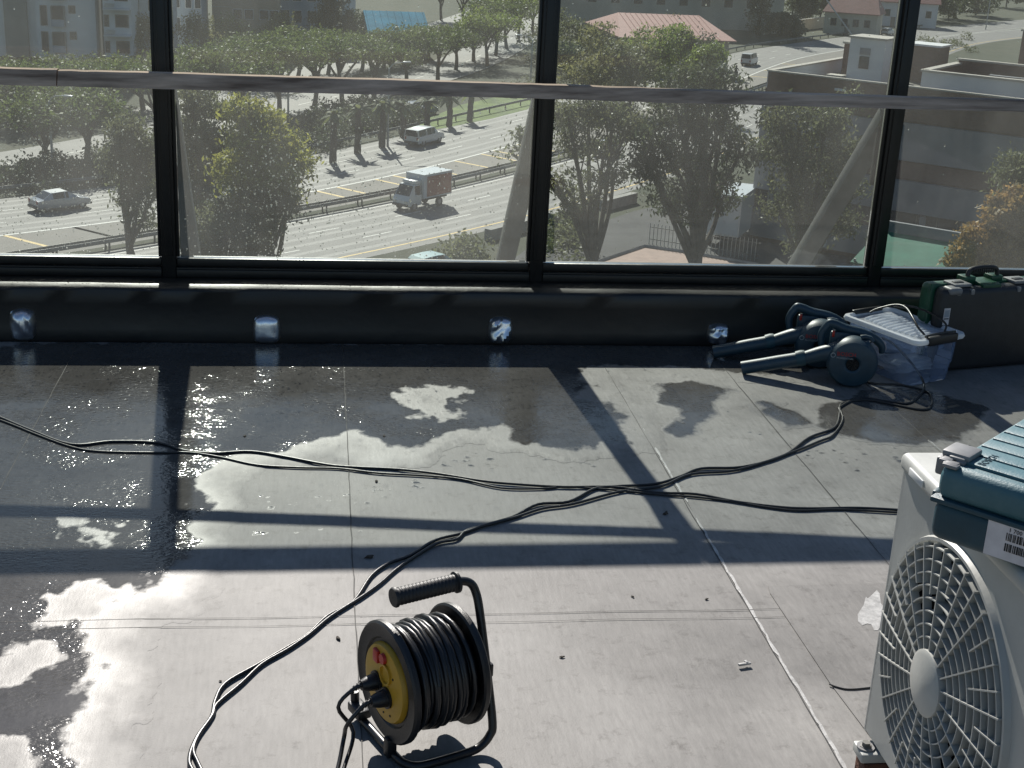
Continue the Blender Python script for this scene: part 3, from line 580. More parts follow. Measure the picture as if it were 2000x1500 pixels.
# foil stuffed into the outlets
foil = [(45, 634, 48, 62, 'crumpled foil plug in the leftmost parapet outlet'), (521, 643, 52, 56, 'square foil plug with flat face in the second parapet outlet from the left'),
        (977, 645, 48, 54, 'rounded foil plug in the parapet outlet below the middle mullion'), (1402, 652, 44, 42, 'torn foil plug in the parapet outlet left of the blowers')]
for k, (px, py, w, h, lab) in enumerate(foil):
    c = on_y(px, py, PF); W, H = w * 5.08 / 2700, h * 5.08 / 2700; r = random.Random(20 + k); m = MB(); v = []; f = []; N_ = 11
    nx_ = [r.uniform(-1, 1) for _ in range(8)]
    for j in range(N_):
        for i in range(N_):
            u, w_ = i / (N_ - 1) * 2 - 1, j / (N_ - 1) * 2 - 1
            rx = u * math.sqrt(max(0, 1 - .32 * w_ * w_ * (1 if w_ > 0 or k != 1 else .4))); rz = w_ * math.sqrt(max(0, 1 - .32 * u * u))
            bul = (1 - max(abs(u), abs(w_)) ** 5) * .02
            cr_ = .009 * (math.sin(3.1 * u + nx_[0] * 3 + 2 * w_ * nx_[1]) + .7 * math.sin(6 * w_ * nx_[2] + 5 * u * nx_[3] + 1)) * (1 - max(abs(u), abs(w_)) ** 4) * (1.3 if k != 1 else .35)
            v.append((rx * W / 2, -bul - abs(cr_) + r.uniform(-.0004, .0004) * (k != 1) - .003, rz * H / 2))
    for j in range(N_ - 1):
        for i in range(N_ - 1): f.append((j * N_ + i, j * N_ + i + 1, (j + 1) * N_ + i + 1, (j + 1) * N_ + i))
    rim = [i for i in range(N_)] + [j * N_ + N_ - 1 for j in range(1, N_)] + [(N_ - 1) * N_ + i for i in range(N_ - 2, -1, -1)] + [j * N_ for j in range(N_ - 2, 0, -1)]
    o = len(v); v += [(v[i][0] * 1.0, .02, v[i][2] * 1.0) for i in rim]; n = len(rim)
    f += [(rim[i], rim[(i + 1) % n], o + (i + 1) % n, o + i) for i in range(n)]
    m.add(v, f); ob = m.build('foil_plug', MT['foil'], None, smooth=50, loc=(c.x, PF, c.z)); tag(ob, lab, 'foil plug', 'foil plugs in the parapet outlets')
# ================================================================== text helper
def text_mesh(name, s, size, depth, matl, parent, M):
    cu = bpy.data.curves.new(name, 'FONT'); cu.body = s; cu.size = size; cu.extrude = depth; cu.align_x = 'LEFT'; cu.resolution_u = 2
    o = bpy.data.objects.new(name, cu); COL.objects.link(o); bpy.context.view_layer.update()
    me = bpy.data.meshes.new_from_object(o.evaluated_get(bpy.context.evaluated_depsgraph_get())); me.name = name
    bpy.data.objects.remove(o); bpy.data.curves.remove(cu); me.transform(M); me.materials.clear(); me.materials.append(matl)
    return link(name, me, parent)
def arc(c, r, a0, a1, n, plane='xy'):
    out = []
    for k in range(n + 1):
        a = a0 + (a1 - a0) * k / n; u, w = r * math.cos(a), r * math.sin(a)
        out.append((c[0] + u, c[1] + w, c[2]) if plane == 'xy' else ((c[0] + u, c[1], c[2] + w) if plane == 'xz' else (c[0], c[1] + u, c[2] + w)))
    return out

# ================================================================== cable reel
rl = thing('cable_reel', 'black cable reel with yellow socket plate and ribbed carry handle', 'cable reel', (.128, -2.43, 0), math.radians(25))
FR, ZC = .119, .152; MX = RY(math.pi / 2)                     # lathe z -> local x
def flange(x, sgn):
    pr = [(.035, 0), (.085, .0), (.088, -.004 * sgn), (FR - .012, -.004 * sgn), (FR - .004, -.007 * sgn), (FR, -.003 * sgn), (FR, .006 * sgn), (FR - .004, .009 * sgn), (FR - .012, .005 * sgn), (.035, .004 * sgn)]
    return MB().lathe(pr, 48, T(x, 0, ZC) @ MX)
nf = flange(0, 1).build('near_flange', MT['blk'], rl); ff = flange(.15, -1).build('far_flange', MT['blk'], rl)
MB().lathe([(.05, 0), (.05, .15)], 32, T(0, 0, ZC) @ MX).build('drum', MT['blk'], rl)
# windings: one long cord wound in two layers
pts = []; turns = 13
for layer, (rad, tn, x0, x1) in enumerate(((.08, 14, .012, .138), (.09, 13, .135, .014), (.0985, 11, .02, .132), (.102, 2.5, .1, .05))):
    for k in range(int(tn * 22)):
        t = k / (tn * 22); a = 2 * math.pi * t * tn
        pts.append((x0 + (x1 - x0) * t + .004 * math.sin(a * .37 + layer), (rad + .003 * math.sin(t * 29)) * math.cos(a), ZC + (rad + .003 * math.sin(t * 23)) * math.sin(a)))
MB().tube(pts, .0052, 7).build('wound_cord', MT['cable'], rl, smooth=60)
pl = MB().lathe([(0, -.012), (.066, -.012), (.075, -.010), (.079, -.003), (.079, .004)], 48, T(0, 0, ZC) @ MX).build('socket_plate', MT['yellow'], rl)
def on_plate(y, z): return T(-.0125, y, ZC + z)
for (y, z, rim_) in ((.022, -.006, 1), (-.018, -.02, 1), (-.012, .026, 0)):
    s = MB(); s.lathe([(.0, .004), (.016, .004), (.017, -.004), (.021, -.004), (.021, .002)], 24, on_plate(y, z) @ MX); s.build('socket', MT['yellow'] if not rim_ else MT['blk'], pl)
MB().rbox((0, 0, 0), (.012, .019, .026), .002, M=on_plate(.022, .05)).build('switch', MT['red'], pl)
MB().lathe([(0, -.006), (.010, -.006), (.011, .0)], 16, on_plate(-.004, .056) @ MX).build('reset_cap', MT['red'], pl)
for (y, z) in ((.01, -.035), (-.004, -.036), (-.02, -.036), (-.006, -.058), (-.032, -.052), (.03, .06), (-.04, .03), (.05, -.01)):
    MB().lathe([(0, -.0005), (.0022, -.0006), (.0024, .001)], 10, on_plate(y, z) @ MX).build('screw', MT['ink'], pl)
tb = [(.0, .14, .055), (.0, .137, .025)] + arc((0, .117, .028), .018, 0, -math.pi / 2, 4, 'yz')
tb += [(0, .05, .010), (0, -.04, .010)] + [(.006, -.068, .010), (.022, -.083, .010), (.05, -.088, .010), (.13, -.09, .010), (.158, -.089, .016), (.177, -.087, .032), (.184, -.083, .055), (.187, -.05, .15), (.188, -.012, .262), (.186, .002, .296), (.178, .008, .313), (.162, .012, .320), (.14, .012, .321), (.03, .012, .321)]
MB().tube(spline(tb, 4), .0085, 12).build('tube_frame', MT['steelblk'], rl, smooth=60)
gr = MB(); prof = [(.001, .0), (.0175, 0), (.0195, .003), (.0195, .006), (.016, .008)]
for k in range(15): x = .012 + k * .0078; prof += [(.0158, x), (.0172, x + .002), (.0172, x + .0045), (.0158, x + .0065)]
prof += [(.016, .131), (.021, .133), (.021, .138), (.010, .140)]
gr.lathe(prof, 28, T(.012, .012, .321) @ MX); gr.build('grip', MT['rubber'], rl)
MB().tube([(.15, 0, ZC), (.198, 0, ZC)], .012, 16).build('axle', MT['blk'], rl)
MB().rbox((.194, -.02, ZC), (.008, .075, .028), .003).build('axle_bracket', MT['steelblk'], rl)
MB().rbox((0, .118, .026), (.03, .05, .02), .004).build('foot_block', MT['blk'], rl)
MB().rbox((-.004, -.02, .024), (.02, .02, .04), .003).build('frame_clip', MT['blk'], rl)

# ================================================================== cords on the floor
def floor_pts(P, z=.005): return [on_z(p[0], p[1], p[2] if len(p) > 2 else z) for p in P]
def cord(name, P, r, label, group, extra=None):
    o = thing(name, label, 'cord', (0, 0, 0), group=group)
    MB().tube(spline(P, 5), r, 8).build('flex', MT['cable'], o, smooth=60); return o
A1 = [(-90, 780), (0, 815), (60, 840), (140, 868), (220, 862), (310, 865), (360, 880), (420, 885), (490, 882), (560, 893), (640, 908), (700, 913), (780, 917), (860, 926), (940, 939), (1000, 945), (1100, 951), (1200, 951), (1280, 962), (1360, 965), (1440, 980), (1520, 990), (1580, 993), (1680, 992), (1790, 998), (1900, 1003)]
A2 = [(-90, 790), (10, 824), (70, 848), (140, 873), (200, 882), (310, 884), (370, 884), (430, 893), (500, 908), (580, 913), (660, 915), (740, 924), (830, 929), (900, 936), (980, 953), (1060, 954), (1110, 951), (1200, 957), (1290, 966), (1350, 970), (1420, 978), (1500, 991), (1560, 997), (1640, 995), (1740, 1000), (1900, 1009)]
cord('extension_cord', floor_pts(A1), .004, 'black cord crossing the whole floor, the upper of its pair', 'cords crossing the roof floor')
cord('extension_cord', floor_pts(A2, .004), .0032, 'thinner black cord crossing the whole floor, the lower of its pair', 'cords crossing the roof floor')
B1 = [(380, 1510), (370, 1480), (385, 1440), (413, 1400), (420, 1370), (440, 1335), (500, 1300), (560, 1265), (600, 1240), (640, 1203), (690, 1175), (725, 1125), (760, 1100), (800, 1085), (850, 1055), (900, 1042), (950, 1025), (1000, 1010), (1050, 985), (1110, 980), (1160, 955), (1200, 950), (1280, 945), (1330, 930), (1370, 915), (1450, 912), (1530, 890), (1580, 855), (1630, 835), (1640, 805), (1641, 795), (1680, 778), (1740, 785), (1775, 787), (1800, 768), (1804, 748, .02), (1790, 722, .05), (1765, 692, .09), (1740, 668, .115), (1722, 660, .12)]
B2 = [(398, 1512), (386, 1488), (378, 1465), (388, 1437), (415, 1398), (424, 1375), (470, 1336), (512, 1297), (562, 1268), (603, 1240), (645, 1205), (700, 1170), (742, 1140), (782, 1106), (850, 1063), (892, 1053), (912, 1036), (960, 1023), (1010, 1009), (1060, 993), (1120, 984), (1210, 960), (1290, 950), (1350, 926), (1440, 918), (1540, 886), (1600, 862), (1627, 850), (1646, 820), (1642, 790), (1690, 781), (1740, 789), (1800, 800), (1820, 790), (1812, 765), (1760, 752), (1700, 748), (1680, 738)]
def reel_local(p): return rl.matrix_basis @ Vector(p)
bpy.context.view_layer.update()
rlM = Matrix.Translation(rl.location) @ RZ(math.radians(25))
def plugged(P, y, z, outp, rad, lab):
    s = rlM @ Vector((-.03, y, ZC + z)); e = [rlM @ Vector((-.055, y + .004, ZC + z - .004)), rlM @ Vector((-.088, y + .01, ZC + z - .04))]
    path = [s] + e + [on_z(*q) for q in outp]
    fl_ = on_z(P[0][0], P[0][1], .005); path += [on_z(560, 1640, .005), on_z(440, 1590, .005)] + floor_pts(P)
    o = thing('blower_cord', lab, 'cord', (0, 0, 0), group='blower cords plugged into the reel')
    MB().tube(spline(path, 5), rad, 8).build('flex', MT['cable'], o, smooth=60)
    pm = rlM @ T(-.012, y, ZC + z); p = MB(); p.lathe([(0, -.034), (.010, -.034), (.014, -.022), (.017, -.006), (.017, .006), (0, .006)], 20, pm @ MX); p.build('plug', MT['blk'], o)
    sl_ = MB(); q = spline(path[:3], 10)
    for k in range(7):
        a, b = q[k * 2], q[k * 2 + 1]; sl_.tube([a, b], .0072 - .0003 * k, 8)
    sl_.build('strain_relief', MT['rubber'], o, smooth=50); return o
plugged(B1, -.018, -.02, [(672, 1440, .05), (660, 1500, .02), (640, 1560, .006)], .0042, 'black blower cord from the reel, rising to the front blower')
plugged(B2, .022, -.006, [(690, 1430, .05), (672, 1500, .02), (650, 1570, .006)], .004, 'black blower cord from the reel, ending behind the front blower')
w = [(1620, 1336), (1632, 1341), (1655, 1346), (1690, 1344), (1760, 1335)]
cord('wire', floor_pts(w, .004), .0018, 'short thin black wire running under the white air conditioner', None)

# ================================================================== air conditioner
ac = thing('air_conditioner', 'cream outdoor air conditioner with big round fan grille', 'air conditioner', (1.04, -2.52, 0), math.radians(-1.0))
# local: front face x=0 looking to -x, y from 0 back to -.86, z up
AH0, AH1, AW, AD = .075, .632, .86, .32
cy, cz, GR = -.268, .342, .241
fp = MB(); N_ = 64; v = []; f = []
def rect_pt(a):
    dy, dz = math.cos(a), math.sin(a); ts = []
    if dy > 1e-9: ts.append((0 - .004 - cy) / dy)
    if dy < -1e-9: ts.append((-AW + .004 - cy) / dy)
    if dz > 1e-9: ts.append((AH1 - .004 - cz) / dz)
    if dz < -1e-9: ts.append((AH0 + .004 - cz) / dz)
    t = min(ts); return (cy + dy * t, cz + dz * t)
angs = sorted([2 * math.pi * k / N_ for k in range(N_)] + [math.atan2(zz - cz, yy - cy) % (2 * math.pi) for yy in (-.004, -AW + .004) for zz in (AH0 + .004, AH1 - .004)])
for a in angs:
    y, z = rect_pt(a); v += [(0, y, z), (0, cy + GR * math.cos(a), cz + GR * math.sin(a)), (.03, cy + (GR - .006) * math.cos(a), cz + (GR - .006) * math.sin(a)), (.16, cy + (GR - .02) * math.cos(a), cz + (GR - .02) * math.sin(a))]
n = len(angs)
for k in range(n):
    l = (k + 1) % n
    f.append((4 * k, 4 * l, 4 * l + 1, 4 * k + 1))
fp.add(v, f); fp.build('front_panel', MT['acwhite'], ac, smooth=30)
MB().lathe([(GR, .0005), (GR - .006, .03), (GR - .02, .154)], 64, T(0, cy, cz) @ MX).build('fan_shroud', MT['dark'], ac, smooth=40)  # shroud coloured near black, putting the recess's shade into the colour
bd = MB(); r_ = .012
bd.rbox((AD / 2 + .165, -AW / 2, (AH0 + AH1) / 2), (AD - .33 + .33 - .01, AW, AH1 - AH0), .01)
MB().box((AD / 2, -.004, (AH0 + AH1) / 2), (AD, .008, AH1 - AH0)).build('side_panel', MT['acwhite'], ac)
MB().box((AD / 2, -AW + .004, (AH0 + AH1) / 2), (AD, .008, AH1 - AH0)).build('side_panel', MT['acwhite'], ac)
MB().box((AD - .004, -AW / 2, (AH0 + AH1) / 2), (.008, AW - .02, AH1 - AH0 - .01)).build('coil_back', MT['dark'], ac)
lid_ = MB(); lid_.rbox((AD / 2, -AW / 2, AH1 + .002), (AD + .016, AW + .016, .034), .012, 3); lid_.build('top_cover', MT['acwhite'], ac)
MB().rbox((-.0095, -.075, AH1 + .002), (.004, .06, .014), .0015).build('cover_clip', MT['acgrey'], ac)
MB().box((AD / 2, -AW / 2, AH0 + .006), (AD - .012, AW - .012, .012)).build('base_pan', MT['acwhite'], ac)
MB().box((.155, cy, cz), (.006, 2 * GR, 2 * GR)).build('fan_backing', MT['dark'], ac, smooth=0)
fan = MB()
for k in range(3):
    a0 = k * 2 * math.pi / 3 + .4
    for j in range(6):
        aa, bb = a0 + j * .14, a0 + (j + 1) * .14; xa, xb = .08 + j * .009, .08 + (j + 1) * .009
        fan.add([(xa, cy + .05 * math.cos(aa), cz + .05 * math.sin(aa)), (xa, cy + .215 * math.cos(aa), cz + .215 * math.sin(aa)), (xb, cy + .215 * math.cos(bb), cz + .215 * math.sin(bb)), (xb, cy + .05 * math.cos(bb), cz + .05 * math.sin(bb))], [(0, 1, 2, 3)])
fan.lathe([(0, -.03), (.05, -.025), (.055, .04)], 24, T(.1, cy, cz) @ MX); fan.build('fan', MT['casegrey'], ac)
gl_ = thing('grille', None, None); gl_.parent = ac; gl_.location = (0, cy, cz)
def dish(r): return -.012 - .014 * math.cos(min(1, r / GR) * 1.45)
for k, r in enumerate(np.linspace(.078, .229, 8)):
    x = dish(r); w_ = .0012
    MB().lathe([(r - w_, x), (r + w_, x), (r + w_, x + .017), (r - w_, x + .017), (r - w_, x)], 72, MX).build('grille_ring', MT['acwhite'], gl_, smooth=40)
MB().lathe([(.234, -.004), (.239, -.010), (.245, -.010), (.249, .0005), (.234, .0005)], 80, MX).build('grille_rim', MT['acwhite'], gl_, smooth=40)
NS = 36
for k in range(NS):
    a = 2 * math.pi * k / NS + .03; ra = .056 if k % 2 == 0 else (.17 if k % 4 == 1 else .15); P_ = []
    me_ = MB(); rs = np.linspace(ra, .236, 6); c_, s_ = math.cos(a), math.sin(a); h = .0013; v = []
    for r in rs:
        x = dish(r) - .0015
        for (dx, off) in ((0, -h), (0, h), (.015, h), (.015, -h)): v.append((x + dx, r * c_ - off * s_, r * s_ + off * c_))
    f = [(4 * i + q, 4 * i + (q + 1) % 4, 4 * i + 4 + (q + 1) % 4, 4 * i + 4 + q) for i in range(5) for q in range(4)] + [(0, 1, 2, 3), (20, 21, 22, 23)]
    me_.add(v, f); me_.build('grille_spoke', MT['acwhite'], gl_, smooth=30)
MB().lathe([(0, -.034), (.05, -.033), (.057, -.029), (.058, -.012), (.05, -.008)], 40, MX).build('grille_hub', MT['acwhite'], gl_)
for yy in (-.05, -AW + .08):
    ft = MB(); ft.rbox((AD / 2 - .005, yy, .058), (AD + .05, .05, .02), .004); ft.build('foot', MT['acwhite'], ac)
    MB().rbox((AD / 2 - .005, yy - .004, .024), (AD + .036, .044, .047), .003).build('support_channel', MT['rust'], ac)
    bl = MB().lathe([(.005, 0), (.012, 0), (.012, .004), (.008, .005), (.008, .012), (0, .012)], 6, T(-.014, yy, .068)); bl.build('foot_bolt', MT['strut'], ac)
    MB().lathe([(.009, 0), (.017, 0), (.017, .003), (.009, .003)], 20, T(-.014, yy, .0681)).build('washer', MT['latch'], ac)

# ================================================================== teal tool case on the air conditioner
tc_ = thing('tool_case', 'dusty teal tool case with ribbed lid lying on the air conditioner', 'tool case', (.928, -2.868, .651), math.atan2(-.75, .66))
# local x along front edge (towards the viewer), y into the case, z up ; front face at y=0
CW, CD, CH = .40, .44, .128
MB().rbox((CW / 2, CD / 2, .034), (CW, CD, .066), .016, 3).build('base_shell', MT['tealdk'], tc_)
ls = MB(); ls.rbox((CW / 2, CD / 2, .0955), (CW, CD, .056), .018, 3); lds = ls.build('lid_shell', MT['teal'], tc_)
for k in range(9):
    y0 = .03 + k * .044
    MB().rbox((CW / 2, y0 + .0195, .1245), (CW - .03, .0385, .008), .0028).build('lid_rib', MT['teal'], lds)
MB().rbox((CW / 2, CD / 2, .0672), (CW + .008, CD + .008, .009), .003).build('seam_band', MT['tealdk'], tc_)
hp = MB(); hp.rbox((-.004, .05, .112), (.022, .055, .03), .005); hp.rbox((.012, .055, .132), (.045, .05, .011), .004); hp.build('latch', MT['latch'], tc_)
wr = MB()
for k in range(7): wr.rbox((.012 + RNG.uniform(-.012, .012), .02 + RNG.uniform(-.012, .016), .124 + RNG.uniform(-.002, .006)), (RNG.uniform(.012, .026), RNG.uniform(.008, .02), .006), .002, M=None)
wr.build('worn_corner', MT['latch'], tc_)
text_mesh('embossed_lettering', 'BOSCH', .017, .0006, MT['tealdk'], tc_, T(.045, .034, .1288) @ RZ(math.radians(90)) @ T(0, -.012, 0))
sk = MB().box((0, 0, 0), (.17, .0012, .056), M=T(.175, -.0012, .036)).build('barcode_sticker', MT['label'], tc_, smooth=0)
bar = MB(); x = -.06
for row in (0, 1):
    x = -.055
    while x < .012:
        w = RNG.choice((.0008, .0012, .002, .0026)); bar.box((.175 + x + w / 2, -.0022, .046 - row * .017), (w, .0006, .0125)); x += w + RNG.choice((.0008, .0012, .0018))
bar.build('barcode', MT['ink'], sk, smooth=0)
text_mesh('sticker_digits', '1 700 746 213', .009, .0003, MT['ink'], sk, T(.122, -.0022, .0545) @ RX(math.pi / 2))
mk = MB(); mk.rbox((.215, -.0022, .03), (.014, .0008, .004), .0003); mk.rbox((.208, -.0022, .0335), (.005, .0008, .004), .0003); mk.build('scuff_mark', MT['ink'], sk)
MB().rbox((-.004, .03, .066), (.012, .03, .016), .004).build('hinge_lug', MT['tealdk'], tc_)

# ================================================================== big green and charcoal case standing by the parapet
bc = thing('machine_case', 'large charcoal and green case standing upright against the parapet', 'machine case', (2.20, -.195, 0), math.radians(13))
BW, BDp, BH = .50, .135, .312
MB().rbox((BW / 2, .034, BH / 2 + .002), (BW, .066, BH), .022, 3).build('front_shell', MT['casegrey'], bc)
MB().rbox((BW / 2 - .004, .103, BH / 2 + .002), (BW + .008, .066, BH + .002), .022, 3).build('back_shell', MT['green'], bc)
MB().rbox((BW / 2 - .002, .0685, BH / 2 + .002), (BW + .016, .012, BH + .012), .005).build('green_flange', MT['green'], bc)
MB().rbox((.05, .02, BH - .006), (.055, .055, .026), .01, 3).build('corner_bumper', MT['latch'], bc)
for x in (.095, .36):
    lt = MB(); lt.rbox((x, .055, BH + .008), (.075, .07, .012), .004); l_ = lt.build('latch', MT['latch'], bc)
    MB().rbox((x - .004, .05, BH + .0145), (.04, .022, .006), .0025).build('latch_tab', MT['casegrey'], l_)
    for dx in (-.03, .03): MB().rbox((x + dx, .012, BH - .012), (.016, .028, .02), .004).build('latch_catch', MT['latch'], bc)
for x in (.155, .275): MB().rbox((x, .085, BH + .016), (.05, .05, .024), .005).build('handle_mount', MT['green'], bc)
MB().rbox((.215, .06, BH + .004), (.08, .1, .016), .004).build('green_bridge', MT['green'], bc)
hnd = MB(); hnd.tube(spline([(.15, .075, BH + .0), (.152, .075, BH + .035), (.165, .075, BH + .052), (.215, .075, BH + .058), (.265, .075, BH + .054), (.28, .075, BH + .036), (.282, .075, BH)], 5), .009, 10)
hn = hnd.build('carry_handle', MT['casegrey'], bc)
for k in range(10): MB().rbox((.17 + k * .0095, .067, BH + .046), (.0035, .006, .018), .001).build('handle_rib', MT['casegrey'], hn)
st_ = MB().box((.024, -.0004, .215), (.026, .0016, .062), M=None).build('paper_sticker', MT['label'], bc, smooth=0); st_.location.y = .0
q = MB(); q.box((.024, -.0016, .226), (.020, .0006, .026)); q.build('sticker_panel', MT['greyink'], st_, smooth=0)
q = MB(); q.box((.024, -.0016, .207), (.020, .0006, .004)); q.build('sticker_stripe', MT['ink'], st_, smooth=0)

# ================================================================== blowers
def make_blower(label, loc, rz):
    o = thing('leaf_blower', label, 'blower', loc, rz, group='navy hand blowers beside the tub')
    # local: nozzle towards -x, disc normal -y, z up ; origin on the floor under the disc
    D = T(0, 0, .088) @ RX(math.pi / 2)
    h_ = MB().lathe([(.022, .040), (.03, .046), (.06, .046), (.078, .040), (.087, .026), (.088, .0), (.087, -.024), (.078, -.038), (.05, -.044), (0, -.044)], 44, D).build('fan_housing', MT['navy'], o)
    MB().lathe([(0, .036), (.022, .038), (.022, .043)], 24, D).build('air_intake', MT['dark'], h_)
    vr = MB()
    for k in range(8):
        a = k * math.pi / 4; vr.box((0, 0, 0), (.02, .0016, .003), M=D @ RZ(a) @ T(.012, 0, .041))
    vr.build('intake_grille', MT['blk'], h_, smooth=0)
    dd = MB(); n = 14; v = []; f = []
    for i in range(n):                                           # scroll outlet: squarish duct turning into the round spout
        t = i / (n - 1); x = .05 - t * .215; zc = .135 - .012 * t - .04 * t * t; hz = .040 - .016 * t; hy = .036 - .012 * t
        for k in range(16):
            a = 2 * math.pi * k / 16; e = .55 + .45 * t; ca, sa = math.cos(a), math.sin(a)
            v.append((x, hy * math.copysign(abs(ca) ** e, ca), zc + hz * math.copysign(abs(sa) ** e, sa)))
    for i in range(n - 1):
        for k in range(16): f.append((i * 16 + k, i * 16 + (k + 1) % 16, (i + 1) * 16 + (k + 1) % 16, (i + 1) * 16 + k))
    f += [tuple(range(16)), tuple((n - 1) * 16 + k for k in range(16))]
    dd.add(v, f); dd.build('outlet_duct', MT['navy'], o, smooth=50)
    MB().tube([(-.16, 0, .085), (-.172, 0, .082), (-.19, 0, .077)], [.027, .029, .027], 18).build('lock_collar', MT['tealdk'], o)
    nz = MB(); nz.tube([(-.185, 0, .076), (-.25, 0, .059), (-.31, 0, .042), (-.375, 0, .0245)], [.025, .0245, .024, .0235], 18, caps=False); nz.tube([(-.3745, 0, .0247), (-.2, 0, .07)], [.0205, .021], 16, caps=False); nz.build('nozzle', MT['navy'], o, smooth=50)
    MB().lathe([(0, 0), (.048, 0), (.052, .01), (.052, .06), (.045, .085), (.03, .092), (0, .092)], 28, T(0, .03, .1) @ RX(-math.pi / 2)).build('motor_housing', MT['navy'], o)
    hp_ = spline([(-.105, .05, .118), (-.11, .055, .16), (-.09, .06, .196), (-.075, .06, .2), (-.03, .06, .186), (.03, .06, .176), (.075, .06, .158), (.1, .06, .135), (.105, .06, .11)], 6)
    MB().tube(hp_, [.011 + .006 * math.sin(math.pi * i / (len(hp_) - 1)) for i in range(len(hp_))], 12).build('handle', MT['navy'], o, smooth=60)
    w_ = MB(); w_.rbox((-.03, .06, .142), (.1, .03, .07), .012); w_.build('grip_body', MT['navy'], o)
    MB().rbox((-.07, .046, .168), (.009, .01, .024), .003).build('trigger', MT['red'], o)
    nb = MB(); nb.tube([(.02, 0, .176), (.035, 0, .181), (.052, 0, .178), (.06, 0, .165)], [.01, .008, .008, .01], 10); nb.build('cord_hook', MT['navy'], o)
    B = T(0, -.0468, 0) @ RX(math.pi / 2)
    text_mesh('brand_lettering', 'BOSCH', .020, .0003, MT['redink'], o, T(-.058, -.0470, .118) @ RX(math.pi / 2))
    text_mesh('small_lettering', 'PROFESSIONAL', .0085, .0003, MT['greyink'], o, T(-.058, -.0470, .107) @ RX(math.pi / 2))
    MB().lathe([(.0065, 0), (.0085, 0), (.0085, .0004), (.0065, .0004)], 20, T(-.07, -.0468, .118) @ RX(math.pi / 2)).build('round_emblem', MT['greyink'], o)
    return o
bl1 = make_blower('navy hand blower in front, its nozzle tip resting on the floor', (1.838, -.318, 0), math.atan2(-.106, .355))
copy_tree(bl1, (1.79, -.115, 0), math.atan2(-.08, .355), 'navy hand blower standing behind the front one, nozzle towards the parapet', 'navy hand blowers beside the tub')

# ================================================================== clear tub
tb_ = thing('storage_tub', 'clear plastic storage tub with ribbed lid and black handles', 'storage tub', (2.078, -.165, 0), math.atan2(-.91, .42))
TL, TW, TH = .345, .235, .165
def ring(L, W, z, r=.03, n=5):
    out = []
    for (sx, sy, a0) in ((1, 1, 0), (-1, 1, math.pi / 2), (-1, -1, math.pi), (1, -1, 1.5 * math.pi)):
        for k in range(n + 1):
            a = a0 + k / n * math.pi / 2; out.append((sx * (L / 2 - r) + r * math.cos(a), sy * (W / 2 - r) + r * math.sin(a), z))
    return out
m = MB(); rings = [ring(TL * .88, TW * .87, .004), ring(TL * .88, TW * .87, .0041), ring(TL * .92, TW * .91, .07), ring(TL * .94, TW * .93, .072), ring(TL * .97, TW * .96, TH)]; n = len(rings[0])
for r in rings[1:]: m.v += r
for i in range(3): m.f += [(i * n + k, i * n + (k + 1) % n, (i + 1) * n + (k + 1) % n, (i + 1) * n + k) for k in range(n)]
m.f.append(tuple(range(n - 1, -1, -1))); m.mi = [0] * len(m.f); m.build('tub_body', MT['clear'], tb_, smooth=40)
def loft(rs, name, matl, parent):
    m = MB(); n = len(rs[0])
    for r in rs: m.v += r
    for i in range(len(rs) - 1): m.f += [(i * n + k, i * n + (k + 1) % n, (i + 1) * n + (k + 1) % n, (i + 1) * n + k) for k in range(n)]
    m.mi = [0] * len(m.f); return m.build(name, matl, parent, smooth=50)
loft([ring(TL * .975, TW * .965, TH - .004), ring(TL + .02, TW + .02, TH - .002), ring(TL + .026, TW + .026, TH + .006), ring(TL + .02, TW + .02, TH + .015), ring(TL - .002, TW - .002, TH + .017), ring(TL - .018, TW - .018, TH + .006)], 'lid_rim', MT['rim'], tb_)
m = MB(); r1 = ring(TL - .018, TW - .018, TH + .006); m.v += r1; m.f.append(tuple(range(len(r1)))); m.mi = [0]; lp = m.build('lid_panel', MT['lid'], tb_, smooth=0)
for k in range(11):
    x = -.12 + k * .024; hw = (TW / 2 - .035) * (1 - .2 * abs(k - 5) / 5)
    MB().tube(spline([(x, -hw, TH + .007), (x, -hw * .5, TH + .011), (x, 0, TH + .012), (x, hw * .5, TH + .011), (x, hw, TH + .007)], 3), .0062, 8).build('lid_rib', MT['lid'], lp, smooth=60)
for sx in (-1, 1):
    h = MB(); h.rbox((sx * (TL / 2 + .006), 0, TH + .008), (.022, TW * .62, .034), .006); h.build('end_clip', MT['blk'], tb_)
    MB().tube(spline([(sx * (TL / 2 - .004), -TW * .32, TH + .024), (sx * (TL / 2 - .006), 0, TH + .026), (sx * (TL / 2 - .004), TW * .32, TH + .024)], 4), .005, 8).build('clip_handle', MT['blk'], tb_)
hoop = spline([(TL / 2 - .03, -.05, TH + .02), (TL / 2 - .06, -.055, TH + .04), (.06, -.03, TH + .06), (-.02, .02, TH + .068), (-.08, .03, TH + .06), (-.13, .0, TH + .035), (-.145, -.02, TH + .02)], 6)
lc = thing('coiled_cord', 'thin black cord looped on top of the clear tub lid', 'cord', (2.078, -.165, TH), tb_.rotation_euler[2]); hoop = [p - Vector((0, 0, TH)) for p in hoop]
MB().tube(hoop, .004, 8).build('flex', MT['cable'], lc, smooth=60)
hoop2 = spline([(TL / 2 - .028, .05, .02), (TL / 2 - .05, .075, .04), (.05, .085, .055), (-.04, .08, .058), (-.1, .05, .05), (-.02, .02, .067)], 6); MB().tube(hoop2, .004, 8).build('flex', MT['cable'], lc, smooth=60)
